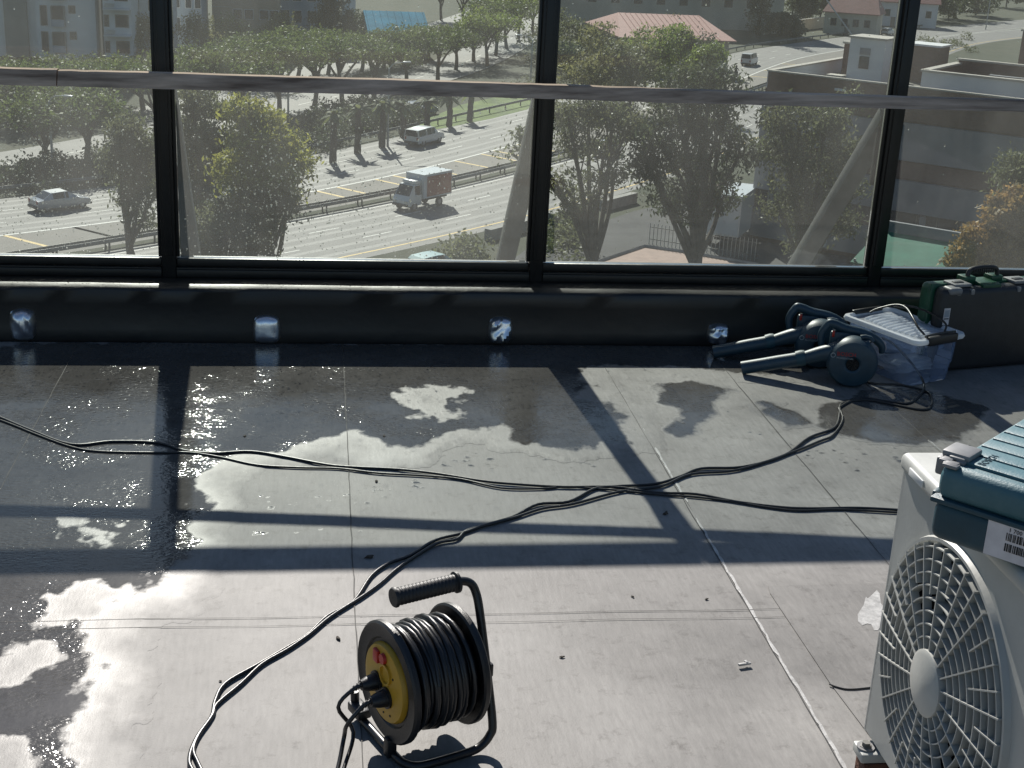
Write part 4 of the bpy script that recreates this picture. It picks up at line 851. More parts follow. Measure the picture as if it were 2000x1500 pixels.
def crumple(name, label, cat, c, d, matl, seed, rz):
    bm = bmesh.new(); bmesh.ops.create_icosphere(bm, subdivisions=3, radius=1.0); r = random.Random(seed); ph = [r.uniform(0, 6) for _ in range(6)]
    for v in bm.verts:
        p = v.co.copy(); k = 1 + .16 * math.sin(5 * p.x + ph[0]) * math.sin(4 * p.y + ph[1]) + .1 * math.sin(11 * p.z + 7 * p.x + ph[2]) + r.uniform(-.05, .05)
        v.co = Vector((math.copysign(abs(p.x) ** .7, p.x) * d[0] / 2 * k, math.copysign(abs(p.y) ** .7, p.y) * d[1] / 2 * k, math.copysign(abs(p.z) ** .8, p.z) * d[2] / 2 * k + d[2] / 2))
    me = bpy.data.meshes.new(name); bm.to_mesh(me); bm.free(); me.materials.append(matl); o = link(name, me, None, c, (0, 0, rz)); return tag(o, label, cat)
crumple('plastic_bag', 'crumpled clear plastic bag lying in the bottom of the tub', 'bag', (2.10, -.16, .008), (.2, .14, .05), MT['lid'], 4, .4)
crumple('cloth_bundle', 'blue grey cloth bundle inside the clear tub', 'cloth', (2.10, -.09, .05), (.15, .12, .07), MT['rag'], 5, -.6)
crumple('packet', 'pale pink packet inside the tub beside the front blower', 'packet', (2.0, -.15, .055), (.05, .05, .06), MT['pack'], 6, .2)

# ================================================================== scraps on the floor
for k, (px, py, s) in enumerate(((660, 1247, .9), (722, 1088, 1.3), (1097, 1283, .6), (1300, 1003, 1.2), (735, 940, .8), (750, 852, .8), (478, 852, .9), (430, 1330, .5), (1235, 1165, .6), (1380, 1170, .6))):
    p = on_z(px, py, 0.0015); m = MB(); r = random.Random(k); n = 9
    pl_ = [(.006 * s * r.uniform(.5, 1.4) * math.cos(a) * 1.7, .006 * s * r.uniform(.5, 1.2) * math.sin(a)) for a in np.linspace(0, 5.6, n)]
    m.prism(pl_, 0, .003 * s, scale=.7); o = m.build('leaf_scrap', MT['debris'], None, loc=p, rot=(r.uniform(-.1, .1), r.uniform(-.1, .1), r.uniform(0, 6)))
    tag(o, 'small dark dry scrap lying loose on the grey roof membrane', 'scrap', 'dry scraps on the roof floor')
tw = thing('pale_chip', 'pale broken plastic chip lying on the floor right of centre', 'chip', on_z(1454, 1299, .004), .2)
MB().rbox((0, 0, .003), (.03, .007, .005), .0015).build('chip_body', MT['seal'], tw); MB().rbox((.006, .004, .005), (.006, .01, .004), .001).build('chip_spur', MT['seal'], tw)
# ================================================================== STREET: ground and roads
def sheet(name, poly, z, matl, kind='structure', label=None, cat=None, parent=None):
    me = bpy.data.meshes.new(name); me.from_pydata([(p[0], p[1], z) for p in poly], [], [tuple(range(len(poly)))]); me.materials.append(matl); me.update()
    bm = bmesh.new(); bm.from_mesh(me); bmesh.ops.recalc_face_normals(bm, faces=bm.faces[:])
    if bm.faces and bm.faces[0].normal.z < 0: bmesh.ops.reverse_faces(bm, faces=bm.faces[:])
    bm.to_mesh(me); bm.free()
    o = link(name, me, parent); return tag(o, label, cat, kind=kind if parent is None else None)
def ground_sheet():
    m = MB(); R = 4000; m.add([(-R, -R, G), (R, -R, G), (R, R, G), (-R, R, G)], [(0, 1, 2, 3)]); return tag(m.build('ground', MT['ground'], smooth=0), kind='structure')
ground_sheet()
class Curve:
    def __init__(s, pts, step=2.5):
        P = [Vector((p[0], p[1], 0)) for p in pts]; Q = spline(P, 30); d = [0]
        for i in range(1, len(Q)): d.append(d[-1] + (Q[i] - Q[i - 1]).length)
        n = int(d[-1] / step); ts = np.linspace(0, d[-1], n)
        x = np.interp(ts, d, [q.x for q in Q]); y = np.interp(ts, d, [q.y for q in Q])
        k = 9; pad = lambda a: np.convolve(np.concatenate([2 * a[0] - a[k:0:-1], a, 2 * a[-1] - a[-2:-k - 2:-1]]), np.ones(2 * k + 1) / (2 * k + 1), 'valid')
        s.x, s.y = pad(x), pad(y); s.L = d[-1]; s.n = n; s.step = d[-1] / (n - 1)
        tx, ty = np.gradient(s.x), np.gradient(s.y); l = np.hypot(tx, ty); s.tx, s.ty = tx / l, ty / l
    def at(s, t, off=0.0):          # t metres along, off metres to the left of travel
        u = np.arange(s.n) * s.step; x = np.interp(t, u, s.x); y = np.interp(t, u, s.y); a = np.interp(t, u, s.tx); b = np.interp(t, u, s.ty)
        return Vector((x - b * off, y + a * off, 0))
    def tan(s, t): 
        u = np.arange(s.n) * s.step; return Vector((np.interp(t, u, s.tx), np.interp(t, u, s.ty), 0))
    def near(s, p):
        return float(np.argmin((s.x - p[0]) ** 2 + (s.y - p[1]) ** 2)) * s.step
def band(name, cv, o0, o1, z, matl, parent=None, t0=0, t1=None, step=3.0, kind='structure'):
    t1 = cv.L if t1 is None else t1; n = max(1, int((t1 - t0) / step)); v = []; fn = lambda o, t: o(t) if callable(o) else o
    for i in range(n + 1):
        t = t0 + (t1 - t0) * i / n
        for o in (o0, o1):
            p = cv.at(t, fn(o, t)); v.append((p.x, p.y, z))
    f = [(2 * i, 2 * i + 1, 2 * i + 3, 2 * i + 2) for i in range(n)]
    m = MB().add(v, f); ob = m.build(name, matl, parent, smooth=0)
    if parent is None: tag(ob, kind=kind)
    return ob
ext = lambda a, b, k: a + (a - b).normalized() * k
mb = [on_z(x, y, G + .75) for (x, y) in ((145, 476), (308, 451), (550, 415), (760, 372), (980, 330), (1145, 281), (1291, 238), (1448, 179), (1793, 69), (1955, 53))]
mb = [ext(mb[0], mb[2], 60)] + mb + [ext(mb[-1], mb[-2], 150)]
fb = [gp(*p) for p in ((0, 462), (250, 435), (600, 385), (830, 330), (980, 290), (1440, 160), (1500, 131), (1560, 112), (1793, 76), (1955, 59))]
fb = [ext(fb[0], fb[1], 50)] + fb + [ext(fb[-1], fb[-2], 150)]
CM, CF = Curve(mb), Curve(fb)
near_rd = band('near_carriageway', CM, -12.4, -.6, G + .012, MT['asphalt'])
for off, w_, mt in ((-1.4, .16, 'paintw'), (-11.3, .2, 'painty')): band('edge_line', CM, off - w_ / 2, off + w_ / 2, G + .018, MT[mt], near_rd)
def dashes(cv, off, parent, z, length, gap, w_, t0, t1, mt='paintw', phase=0):
    t = t0 + phase
    while t < t1:
        a, b, c, d = cv.at(t, off - w_ / 2), cv.at(t, off + w_ / 2), cv.at(t + length, off + w_ / 2), cv.at(t + length, off - w_ / 2)
        MB().add([(p.x, p.y, z) for p in (a, b, c, d)], [(0, 1, 2, 3)]).build('lane_dash', MT[mt], parent, smooth=0); t += length + gap
for k, off in enumerate((-4.7, -8.0)): dashes(CM, off, near_rd, G + .018, 3.0, 6.0, .14, 50, 170, phase=k * 2.2)
for off in (-2.3, -3.8, -5.6, -7.1, -8.9, -10.4): band('tyre_track', CM, off - .28, off + .28, G + .015, MT['track'], near_rd)
far_rd = band('far_carriageway', CF, -.25, 11.2, G + .012, MT['asphalt'])
band('edge_line', CF, -.12, .12, G + .018, MT['paintw'], far_rd)
for k, off in enumerate((3.6, 7.3)): dashes(CF, off, far_rd, G + .018, 3.0, 6.0, .14, 40, 420, phase=k * 3)
for off in (1.1, 2.6, 4.8, 6.3, 8.5, 10.0): band('tyre_track', CF, off - .28, off + .28, G + .015, MT['track'], far_rd)
# hatched shoulder between the median rail and the far carriageway
n = 90; v = []
for i in range(n + 1):
    t = CF.L * i / n; p = CF.at(t, -.25); tm = CM.near(p); q = CM.at(tm, .7); v += [(p.x, p.y, G + .009), (q.x, q.y, G + .009)]
sh = tag(MB().add(v, [(2 * i, 2 * i + 1, 2 * i + 3, 2 * i + 2) for i in range(n)]).build('hatched_shoulder', MT['hatchroad'], smooth=0), kind='structure')
for (px, py) in ((45, 457), (128, 448), (166, 444), (268, 433), (300, 429), (520, 398), (550, 393), (650, 372), (683, 364), (752, 349), (787, 341), (845, 327), (878, 318), (932, 303), (960, 296), (1008, 283), (1470, 149), (1498, 138), (1530, 126)):
    t = CF.near(gp(px, py)); p = CF.at(t, -.12); q0 = CM.at(CM.near(p), 1.0); d = Vector((q0.x - p.x, q0.y - p.y, 0)); d = d.normalized(); s_ = CF.tan(t)
    e = p + d * min(5.6, (q0 - p).length - .6); w_ = .17
    MB().add([(a.x, a.y, G + .0165) for a in (p - s_ * w_, p + s_ * w_, e + s_ * w_, e - s_ * w_)], [(0, 1, 2, 3)]).build('hatch_line', MT['painty'], sh, smooth=0)
r3 = [gp(*p) for p in ((0, 324), (210, 292), (400, 248), (560, 207), (700, 180), (860, 143), (960, 97), (1040, 52))]; r3 = [ext(r3[0], r3[1], 60)] + r3 + [ext(r3[-1], r3[-2], 150)]
C3 = Curve(r3); slip = band('slip_road', C3, -4.6, 4.6, G + .012, MT['asphalt']); dashes(C3, 0, slip, G + .018, 3, 5, .15, 60, 270)
band('kerb_edge', C3, -4.9, -4.6, G + .12, MT['kerb'], slip)
r4 = [gp(*p) for p in ((560, 160), (735, 112), (800, 88), (870, 55), (910, 40))]; r4 = [ext(r4[0], r4[1], 40)] + r4 + [ext(r4[-1], r4[-2], 150)]
C4 = Curve(r4); av = band('avenue', C4, -4.8, 4.8, G + .012, MT['asphalt']); dashes(C4, 0, av, G + .018, 3, 5, .15, 30, 220)
gv = tag(MB().add([(*gp(*p)[:2], G + .02) for p in ((795, 262), (870, 250), (960, 232), (1030, 214), (1060, 180), (985, 186), (900, 205), (835, 232))], [tuple(range(8))]).build('grass_verge', MT['grass'], smooth=0), kind='structure')
sheet('yard', [gp(*p) for p in ((1040, 478), (1240, 412), (1420, 372), (1560, 330), (1800, 520), (1900, 700), (900, 700), (930, 560))], G + .006, MT['asphalt2'])
ter = sheet('paved_terrace', [gp(*p) for p in ((1120, 545), (1163, 516), (1258, 484), (1330, 494), (1480, 520), (1560, 560))], G + .05, MT['terrace'])
tk = MB(); tp = [gp(*p) for p in ((1163, 516), (1258, 484), (1330, 494), (1480, 520))]
for a, b in zip(tp, tp[1:]):
    d = (b - a); tk.box(((a.x + b.x) / 2, (a.y + b.y) / 2, G + .1), (d.length, .18, .2), M=None) if False else tk.tube([a + Vector((0, 0, .1)), b + Vector((0, 0, .1))], .14, 4)
tk.build('terrace_kerb', MT['kerb'], ter, smooth=0)
# guard rails
def guard_rail(cv, off, t0, t1, label, side):
    o = thing('guard_rail', label, 'guard rail', (*cv.at(t0, off)[:2], G), group='guard rails along the highway'); base = cv.at(t0, off); v = []; n = int((t1 - t0) / 3)
    pr = [(.0, .50), (.05, .56), (.0, .63), (.05, .70), (.0, .77), (-.03, .77), (-.03, .5)]
    for i in range(n + 1):
        t = t0 + (t1 - t0) * i / n
        for (dy, z) in pr: p = cv.at(t, off + side * dy) - base; v.append((p.x, p.y, z))
    k = len(pr); MB().add(v, [(i * k + j, i * k + (j + 1) % k, (i + 1) * k + (j + 1) % k, (i + 1) * k + j) for i in range(n) for j in range(k)]).build('rail_beam', MT['galv'], o, smooth=0)
    me = MB().box((0, 0, .38), (.12, .16, .76)).mesh('post', MT['post'], 0); t = t0
    while t < t1:
        p = cv.at(t, off - side * .12) - base; link('post', me, o, (p.x, p.y, 0)); t += 4.0
    return o
guard_rail(CM, -.35, 55, 250, 'steel guard rail on the truck side of the median', -1)
guard_rail(CM, .35, 55, 250, 'steel guard rail on the hatched shoulder side of the median', 1)
guard_rail(CF, 12.2, 40, 330, 'steel guard rail below the palms beyond the far carriageway', -1)
band('median_strip', CM, -.6, .7, G + .01, MT['ground'])
for k, (a, b) in enumerate(((952, 985), (1005, 1050), (1075, 1130), (1175, 1238))):
    ya = 470 - (a - 952) * .262 ; p, q = gp(a, ya), gp(b, 470 - (b - 952) * .262); d = q - p
    o = MB().prism([(-d.length / 2, -.3), (d.length / 2, -.3), (d.length / 2, .3), (-d.length / 2, .3)], 0, .85, scale=1).build('concrete_barrier', MT['kerb'], None, loc=((p.x + q.x) / 2, (p.y + q.y) / 2, G), rot=(0, 0, math.atan2(d.y, d.x)))
    tag(o, ('pale concrete barrier nearest the pale teal car', 'pale concrete barrier beside the leaning steel stay', 'pale concrete barrier right of the middle mullion', 'pale concrete barrier seen between the gum trunks')[k], 'barrier', 'concrete barriers below the highway')

# ================================================================== trees
def leaf_mesh(name, blobs, n, size, elong, droop, matl, seed, clump=.45, per=9, shell=.5):
    r = np.random.default_rng(seed); B = np.array([[*b[0], *b[1]] for b in blobs], float); wt = (B[:, 3] * B[:, 4] * B[:, 5]) ** .67; wt /= wt.sum()
    nc = max(1, n // per); bi = r.choice(len(B), nc, p=wt); d = r.normal(size=(nc, 3)); d /= np.linalg.norm(d, axis=1)[:, None]
    rad = shell + (1 - shell) * r.random(nc) ** .6; c = B[bi, :3] + d * B[bi, 3:] * rad[:, None]
    ci = r.integers(0, nc, n); p = c[ci] + r.normal(size=(n, 3)) * clump * np.array([1, 1, .7])
    ax = r.normal(size=(n, 3)); ax /= np.linalg.norm(ax, axis=1)[:, None]; ax = ax * (1 - droop) + np.array([0, 0, -1.0]) * droop; ax /= np.linalg.norm(ax, axis=1)[:, None]
    nb = r.normal(size=(n, 3)); bx = np.cross(ax, nb); bx /= np.linalg.norm(bx, axis=1)[:, None] + 1e-9
    L_ = size * (.6 + .8 * r.random(n))[:, None]; W_ = L_ / elong
    V = np.stack([p - ax * L_ / 2, p + bx * W_ / 2, p + ax * L_ / 2, p - bx * W_ / 2], 1).reshape(-1, 3)
    me = bpy.data.meshes.new(name); me.vertices.add(n * 4); me.vertices.foreach_set('co', V.ravel()); me.loops.add(n * 4); me.loops.foreach_set('vertex_index', np.arange(n * 4))
    me.polygons.add(n); me.polygons.foreach_set('loop_start', np.arange(n) * 4); me.polygons.foreach_set('loop_total', np.full(n, 4)); me.materials.append(matl); me.update(calc_edges=True); return me
def limbs(h, blobs, tr, seed, lean=.1, fork=.35):
    r = random.Random(seed); m = MB(); top = Vector((r.uniform(-lean, lean) * h, r.uniform(-lean, lean) * h, h * .62)); mid = Vector((top.x * .4 + r.uniform(-.3, .3), top.y * .4, h * fork))
    tk_ = spline([(0, 0, -.3), mid * .5 + Vector((r.uniform(-.2, .2), 0, 0)), mid, top], 5); n = len(tk_); m.tube(tk_, [tr * (1.15 - .75 * i / n) for i in range(n)], 7)
    for (c, rd) in blobs:
        c = Vector(c); t = r.uniform(.35, .8); st = tk_[int(t * (n - 1))]; md = st.lerp(c, .5) + Vector((r.uniform(-.4, .4), r.uniform(-.4, .4), r.uniform(.1, .6)))
        m.tube(spline([st, md, c, c + Vector((r.uniform(-1, 1), r.uniform(-1, 1), .4)) * .6 * rd[0]], 4), [tr * .5 * (1 - i / 13.5) + .02 for i in range(13)], 5)
        for _ in range(3):
            e = c + Vector((r.uniform(-1, 1) * rd[0], r.uniform(-1, 1) * rd[1], r.uniform(-.5, .8) * rd[2])) * .8
            m.tube([md.lerp(c, r.uniform(.2, .9)), e], [tr * .16 + .01, .015], 4)
    return m
TREES = {}
def tree(kind, label, base, blobs, leaf, n, size, elong=2.2, droop=.1, tr=.25, bark='bark', seed=1, group=None, clump=.45, h=None, name=None, shell=.5, per=9, fork=.35):
    h = h or max(c[2] + r[2] for c, r in blobs)
    o = thing(name or kind, label, 'tree', (base.x, base.y, G), group=group)
    limbs(h, blobs, tr, seed, fork=fork).build('trunk', MT[bark], o, smooth=60)
    link('crown', leaf_mesh('crown', blobs, n, size, elong, droop, LF[leaf], seed, clump, per, shell), o); return o
def pine_blobs(w, h, th, seed):
    r = random.Random(seed); b = []
    for k in range(7):
        a = k * 2.4; q = w * .33 * math.sqrt((k + .3) / 7) * 1.25; b.append(((q * math.cos(a), q * math.sin(a), h - th * .55 + r.uniform(-.5, .4)), (w * .24 * r.uniform(.8, 1.2), w * .24 * r.uniform(.8, 1.2), th * .42)))
    return b
ORD = ['leftmost', 'second from the left', 'third from the left', 'fourth from the left', 'fifth from the left', 'sixth from the left', 'seventh from the left', 'eighth from the left', 'ninth from the left', 'tenth from the left']
def ranked(rows): 
    xs_ = sorted(r[0] for r in rows); return [ORD[xs_.index(r[0])] for r in rows]
def pine(px, py, h, w, label, seed, n=3400, group='umbrella pines along the slip road', leaf='pine', th=2.6):
    return tree('umbrella_pine', label, gp(px, py), pine_blobs(w, h, th, seed), leaf, n, .42, 2.2, 0, .28, 'barkdk', seed, group, .42, h=h * .98, per=12, shell=.35, fork=.45)
pl_ = 'umbrella pine in the dense row between the slip road and the avenue'
PR = 'umbrella pine in the dense row along the near edge of the slip road'
ROW_A = ((545, 236, 8.5, 11), (612, 212, 8.0, 11), (668, 199, 8, 11), (300, 286, 8, 11), (395, 262, 8.5, 11), (465, 250, 8, 10), (792, 172, 7.5, 10), (730, 190, 7, 10), (855, 157, 7, 9))
for k, (x, y, h, w) in enumerate(ROW_A): pine(x, y, h, w, ranked(ROW_A)[k] + ' umbrella pine along the near edge of the slip road', 100 + k)
ROW_B = ((748, 133, 4.4, 9), (790, 128, 4.4, 9), (705, 140, 4.6, 9), (640, 146, 6, 10), (580, 156, 6.5, 11), (500, 168, 6.5, 11), (890, 136, 6, 8), (925, 120, 6, 8), (838, 118, 5.0, 8))
for k, (x, y, h, w) in enumerate(ROW_B): pine(x, y, h, w, ranked(ROW_B)[k] + ' umbrella pine between the slip road and the avenue', 130 + k, th=2.0 if h < 5 else 2.6)
ROW_C = ((952, 130, 8, 10), (968, 108, 8.5, 11), (990, 95, 9, 11), (1012, 82, 9, 12), (1040, 62, 9, 12), (905, 42, 9, 12), (862, 40, 9, 12))
for k, (x, y, h, w) in enumerate(ROW_C): pine(x, y, h, w, ranked(ROW_C)[k] + ' umbrella pine over the far bend of the slip road', 160 + k, leaf='pine' if k % 2 else 'fresh')
pine(92, 332, 6.8, 9, 'forked pine on the verge left of the left mullion', 190, 3600); pine(168, 326, 6.5, 8, 'straight trunked pine on the verge close to the left mullion', 191, 3200)
ROW_D = ((20, 250), (75, 240), (150, 232), (225, 226), (280, 214), (8, 222), (110, 212), (200, 204))
for k, (x, y) in enumerate(ROW_D): pine(x, y, 5.6, 9, ranked(ROW_D)[k] + ' broad pine in the dark mass below the apartments', 200 + k, 2800, 'pines below the apartments')
def rnd(base, w, h, n, seed, z0=.35):
    r = random.Random(seed); out = []
    for k in range(n):
        a = r.uniform(0, 6.28); q = w / 2 * math.sqrt(r.random()) * .8; z = h * (z0 + (1 - z0) * r.random() * .86); s = w * r.uniform(.16, .26) * (1.15 - .5 * z / h)
        out.append(((q * math.cos(a) * (1.1 - .5 * z / h), q * math.sin(a) * (1.1 - .5 * z / h), z), (s, s, s * r.uniform(.7, 1.0))))
    return out
def round_tree(kind, px, py, h, w, label, leaf, seed, n=3200, size=.4, group=None, nb=11, z0=.35, tr=.2, elong=2, droop=.1, bark='bark'):
    return tree(kind, label, gp(px, py), rnd(None, w, h, nb, seed, z0), leaf, n, size, elong, droop, tr, bark, seed, group, h=h, per=20, clump=.5)
round_tree('leafy_tree', 395, 118, 6, 11, 'bright olive tree above the rail just right of the left mullion', 'olive', 301)
round_tree('leafy_tree', 530, 112, 6, 10, 'bright olive tree below the tan and red flats', 'olive', 302)
round_tree('leafy_tree', 450, 100, 5, 8, 'small fresh green tree between the two olive trees', 'fresh', 303, 2000)
round_tree('leafy_tree', 265, 120, 6, 8, 'pale green tree at the foot of the apartments by the left mullion', 'olive', 304, 2400)
round_tree('leafy_tree', 650, 95, 9, 9, 'dark tree in front of the small white building', 'gumdk', 305)
round_tree('leafy_tree', 690, 100, 6, 7, 'dark green tree under the turquoise roof', 'shrub', 306, 2400)
ROW_E = ((1120, 170, 8, 13, 'gum'), (1190, 175, 8.5, 12, 'olive'), (1260, 172, 8.5, 12, 'fresh'), (1325, 168, 8, 11, 'fresh'), (1345, 165, 7.5, 9, 'gumdk'), (1150, 215, 8, 13, 'olive'), (1230, 222, 8, 12, 'gum'), (1090, 130, 8, 13, 'gum'), (1310, 130, 7, 11, 'gum'))
for k, (x, y, h, w, lf) in enumerate(ROW_E):
    round_tree('roadside_tree', x, y, h, w, ranked(ROW_E)[k] + ' broad tree in the green belt below the long red roof', lf, 320 + k, 3000, .45, 'trees of the green belt')
round_tree('roadside_tree', 1362, 226, 9.0, 6.5, 'dense fresh green tree just left of the motorcycle', 'fresh', 340, 4600, .42)
tree('dark_cypress', 'tall dark tree left of the red roofed houses', gp(1478, 72), [((0, 0, 4), (2.5, 2.5, 3.5)), ((.3, 0, 8), (2.3, 2.3, 4)), ((0, .2, 13), (1.9, 1.9, 4.5)), ((0, 0, 18), (1.2, 1.2, 3))], 'shrub', 3600, .5, 2, .2, .3, 'barkdk', 350)
ROW_F = ((1560, 48, 8, 12), (1600, 40, 7, 10), (1815, 40, 10, 17), (1865, 36, 11, 18), (1905, 30, 10, 16), (1965, 14, 11, 20), (1785, 38, 9, 14), (1845, 16, 12, 20), (1530, 70, 4, 8))
for k, (x, y, h, w) in enumerate(ROW_F): round_tree('far_tree', x, y, h, w, ranked(ROW_F)[k] + ' dark tree in the far belt behind the highway bend', 'shrub' if k % 2 else 'gumdk', 360 + k, 4200, .75, 'trees behind the highway bend')
# gum trees close to the building, seen from above
def gum(px_list, Y, label, leaf, n, size, seed, bark='bark', tr=.3, group='gum trees beside the building', elong=2.7, droop=.45, clump=.45, name='gum_tree', shell=.35, baseX=None):
    cs = [(on_y(x, y, Y + dy), r) for (x, y, dy, r) in px_list]; bx = baseX if baseX is not None else sum(c.x for c, r in cs) / len(cs)
    base = Vector((bx, Y, G)); bl = [((c.x - base.x, c.y - base.y, c.z - G), (r * .82, r * .82, r * .66)) for c, r in cs]
    return tree(name, label, base, bl, leaf, int(n * 1.5), size * 1.2, elong, droop, tr, bark, seed, group, clump * .8, shell=max(shell, .5), per=32, fork=.25)
gum([(480, 225, 0, 1.3), (515, 245, 1, 1.3), (540, 275, 0, 1.5), (500, 290, -1, 1.7), (570, 320, 1, 1.2), (465, 330, 0, 1.4), (530, 345, -1, 1.6), (490, 385, 0, 1.4), (560, 375, 0, .9)], 72, 'yellow green tree standing out right of the left mullion', 'lime', 8200, .26, 401, elong=2.4, droop=.25, name='yellow_green_tree')
gum([(510, 400, 0, 1.5), (460, 420, 1, 1.5), (420, 440, 0, 1.4), (500, 450, 0, 1.5), (450, 480, 0, 1.6), (400, 480, 0, 1.3), (510, 500, 0, 1.3), (560, 405, 0, .8)], 70, 'drooping olive gum below the yellow green tree', 'gum', 6500, .26, 402)
gum([(375, 190, 0, 1.4), (400, 220, 1, 1.6), (385, 265, 0, 1.7), (420, 280, 0, 1.4), (375, 320, 0, 1.5), (410, 350, 1, 1.5), (380, 390, 0, 1.4), (385, 440, 0, 1.4)], 80, 'hazy olive gum close to the right of the left mullion', 'gum', 6000, .27, 403)
gum([(250, 250, 0, 1.3), (270, 280, 0, 1.5), (235, 300, 0, 1.4), (285, 320, 0, 1.3), (260, 345, 0, 1.5), (290, 380, 0, 1.2), (250, 390, 0, 1.0), (285, 425, 0, .9)], 82, 'wispy brownish gum close to the left of the left mullion', 'gum', 4600, .27, 404)
gum([(1110, 230, 0, 1.5), (1150, 215, 1, 1.6), (1195, 225, 0, 1.4), (1230, 250, 0, 1.3), (1120, 290, 0, 1.3), (1180, 290, 1, 1.2), (1095, 350, 0, 1.1), (1150, 365, 0, 1.4), (1200, 340, 0, 1.0), (1110, 400, 0, 1.0), (1000, 300, 0, .9), (1020, 270, 0, .8)], 78, 'open branched gum right of the middle mullion', 'gum', 4200, .27, 405, tr=.34, baseX=17.0)
gum([(1340, 160, 0, 1.6), (1390, 150, 0, 1.5), (1420, 190, 0, 1.7), (1320, 210, 0, 1.8), (1370, 215, 1, 1.8), (1280, 265, 0, 1.7), (1340, 280, 0, 2.0), (1400, 265, 0, 1.9), (1445, 300, 0, 1.6), (1270, 330, 0, 1.5), (1330, 350, 0, 1.9), (1390, 345, 0, 1.8), (1290, 390, 0, 1.3), (1350, 410, 0, 1.5), (1410, 390, 0, 1.3), (1260, 300, 0, 1.1)], 76, 'big dark gum with several trunks above the pink terrace', 'gumdk', 9000, .27, 406, tr=.36, baseX=23.2)
gum([(1520, 225, 0, 1.6), (1560, 250, 0, 1.8), (1610, 240, 0, 1.6), (1530, 300, 0, 1.7), (1590, 310, 0, 1.9), (1650, 300, 0, 1.5), (1550, 360, 0, 1.7), (1610, 370, 0, 1.7), (1670, 360, 0, 1.2), (1580, 420, 0, 1.5), (1520, 400, 0, 1.3), (1640, 430, 0, 1.2), (1570, 480, 0, 1.2), (1660, 195, 2, .9)], 74, 'brownish gum in front of the brick office left of the right mullion', 'gum', 8200, .25, 407, tr=.3, baseX=28.8)
gum([(1990, 330, 0, .9), (2010, 370, 0, .9), (1975, 350, 0, .6)], 52, 'brown gum top at the right edge of the view', 'gum', 1800, .2, 408, elong=3)
gum([(1960, 420, 0, 1.0), (2000, 400, 0, 1.0), (1920, 470, 0, 1.0), (1975, 460, 0, 1.0), (2020, 450, 0, 1.0), (1880, 510, 0, .8), (1940, 515, 0, 1.0), (1990, 510, 0, 1.0), (2040, 500, 0, 1.0)], 44, 'golden brown tree top at the right edge below the office', 'gold', 9000, .16, 409, elong=1.8, droop=.1, clump=.22, name='golden_tree', shell=.6)
# palms by the far carriageway
def palm(px, py, h, label, seed):
    o = thing('palm_tree', label, 'tree', gp(px, py), group='palms beside the far carriageway'); r = random.Random(seed)
    tk_ = spline([(0, 0, 0), (.05, 0, h * .5), (r.uniform(-.2, .2), 0, h)], 5); MB().tube(tk_, [.33 - .08 * i / len(tk_) + .03 * (i % 2) for i in range(len(tk_))], 8).build('trunk', MT['barkdk'], o)
    m = MB(); t = tk_[-1]
    for k in range(26):
        a = r.uniform(0, 6.28); el = r.uniform(-.2, 1.2); L_ = r.uniform(1.3, 1.9); P_ = []
        for i in range(6):
            s = i / 5; P_.append(t + Vector((math.cos(a) * math.cos(el) * L_ * s, math.sin(a) * math.cos(el) * L_ * s, math.sin(el) * L_ * s - .75 * s * s * L_ * .8)))
        sd = Vector((-math.sin(a), math.cos(a), 0)); v = []; f = []
        for i, p in enumerate(P_):
            w_ = .26 * math.sin(math.pi * (.12 + .85 * i / 5)); v += [p + sd * w_ - Vector((0, 0, w_ * .5)), p, p - sd * w_ - Vector((0, 0, w_ * .5))]
        for i in range(5): f += [(3 * i, 3 * i + 1, 3 * i + 4, 3 * i + 3), (3 * i + 1, 3 * i + 2, 3 * i + 5, 3 * i + 4)]
        m.add(v, f)
    m.build('fronds', LF['palm'], o, smooth=0); return o
for k, (x, y, h, lab) in enumerate(((650, 318, 4.4, 'leftmost palm above the far guard rail'), (698, 300, 4.2, 'second palm from the left above the far guard rail'), (746, 288, 4.2, 'palm beside the slim lamp post over the far carriageway'), (787, 268, 3.2, 'short palm just left of the white pickup'), (833, 254, 3.0, 'palm directly above the white pickup'), (877, 247, 3.2, 'palm on the bright grass right of the pickup'), (917, 237, 3.2, 'rightmost palm on the bright grass'))): palm(x, y, h, lab, 500 + k)
# shrubbery on the bank
def bank(poly, n, seed):
    r = random.Random(seed); out = []
    for _ in range(n):
        i = r.randrange(len(poly) - 1); t = r.random(); p = gp(poly[i][0] + (poly[i + 1][0] - poly[i][0]) * t + r.gauss(0, 14), poly[i][1] + (poly[i + 1][1] - poly[i][1]) * t + r.gauss(0, 9)); s = r.uniform(.8, 1.7); out.append(((p.x, p.y, G + s * .45), (s * 1.2, s * 1.2, s * .8)))
    return out
sb = bank([(590, 288), (680, 258), (760, 240), (800, 235)], 46, 1) + bank([(560, 262), (640, 240), (740, 222)], 30, 2) + bank([(0, 372), (120, 350), (250, 338), (320, 330)], 44, 3) + bank([(0, 355), (200, 322), (320, 300)], 30, 4)
tag(link('shrubbery', leaf_mesh('shrubbery', sb, 30000, .34, 1.8, .1, LF['shrub'], 77, .3, 12, .3)), 'dark green shrubs covering the bank below the slip road', 'shrubs', kind='stuff')
sb = bank([(1080, 250), (1180, 232), (1300, 205)], 26, 5) + bank([(1090, 500), (1100, 440), (1130, 520)], 14, 6) + bank([(860, 512), (900, 500), (930, 512)], 8, 9) + bank([(1790, 92), (1850, 84), (1890, 88)], 12, 8) + bank([(1000, 190), (1080, 175)], 14, 11)
tag(link('roadside_scrub', leaf_mesh('roadside_scrub', sb, 14000, .3, 1.8, .1, LF['gum'], 78, .3, 12, .3)), 'low olive scrub in patches beside the highway', 'shrubs', kind='stuff')
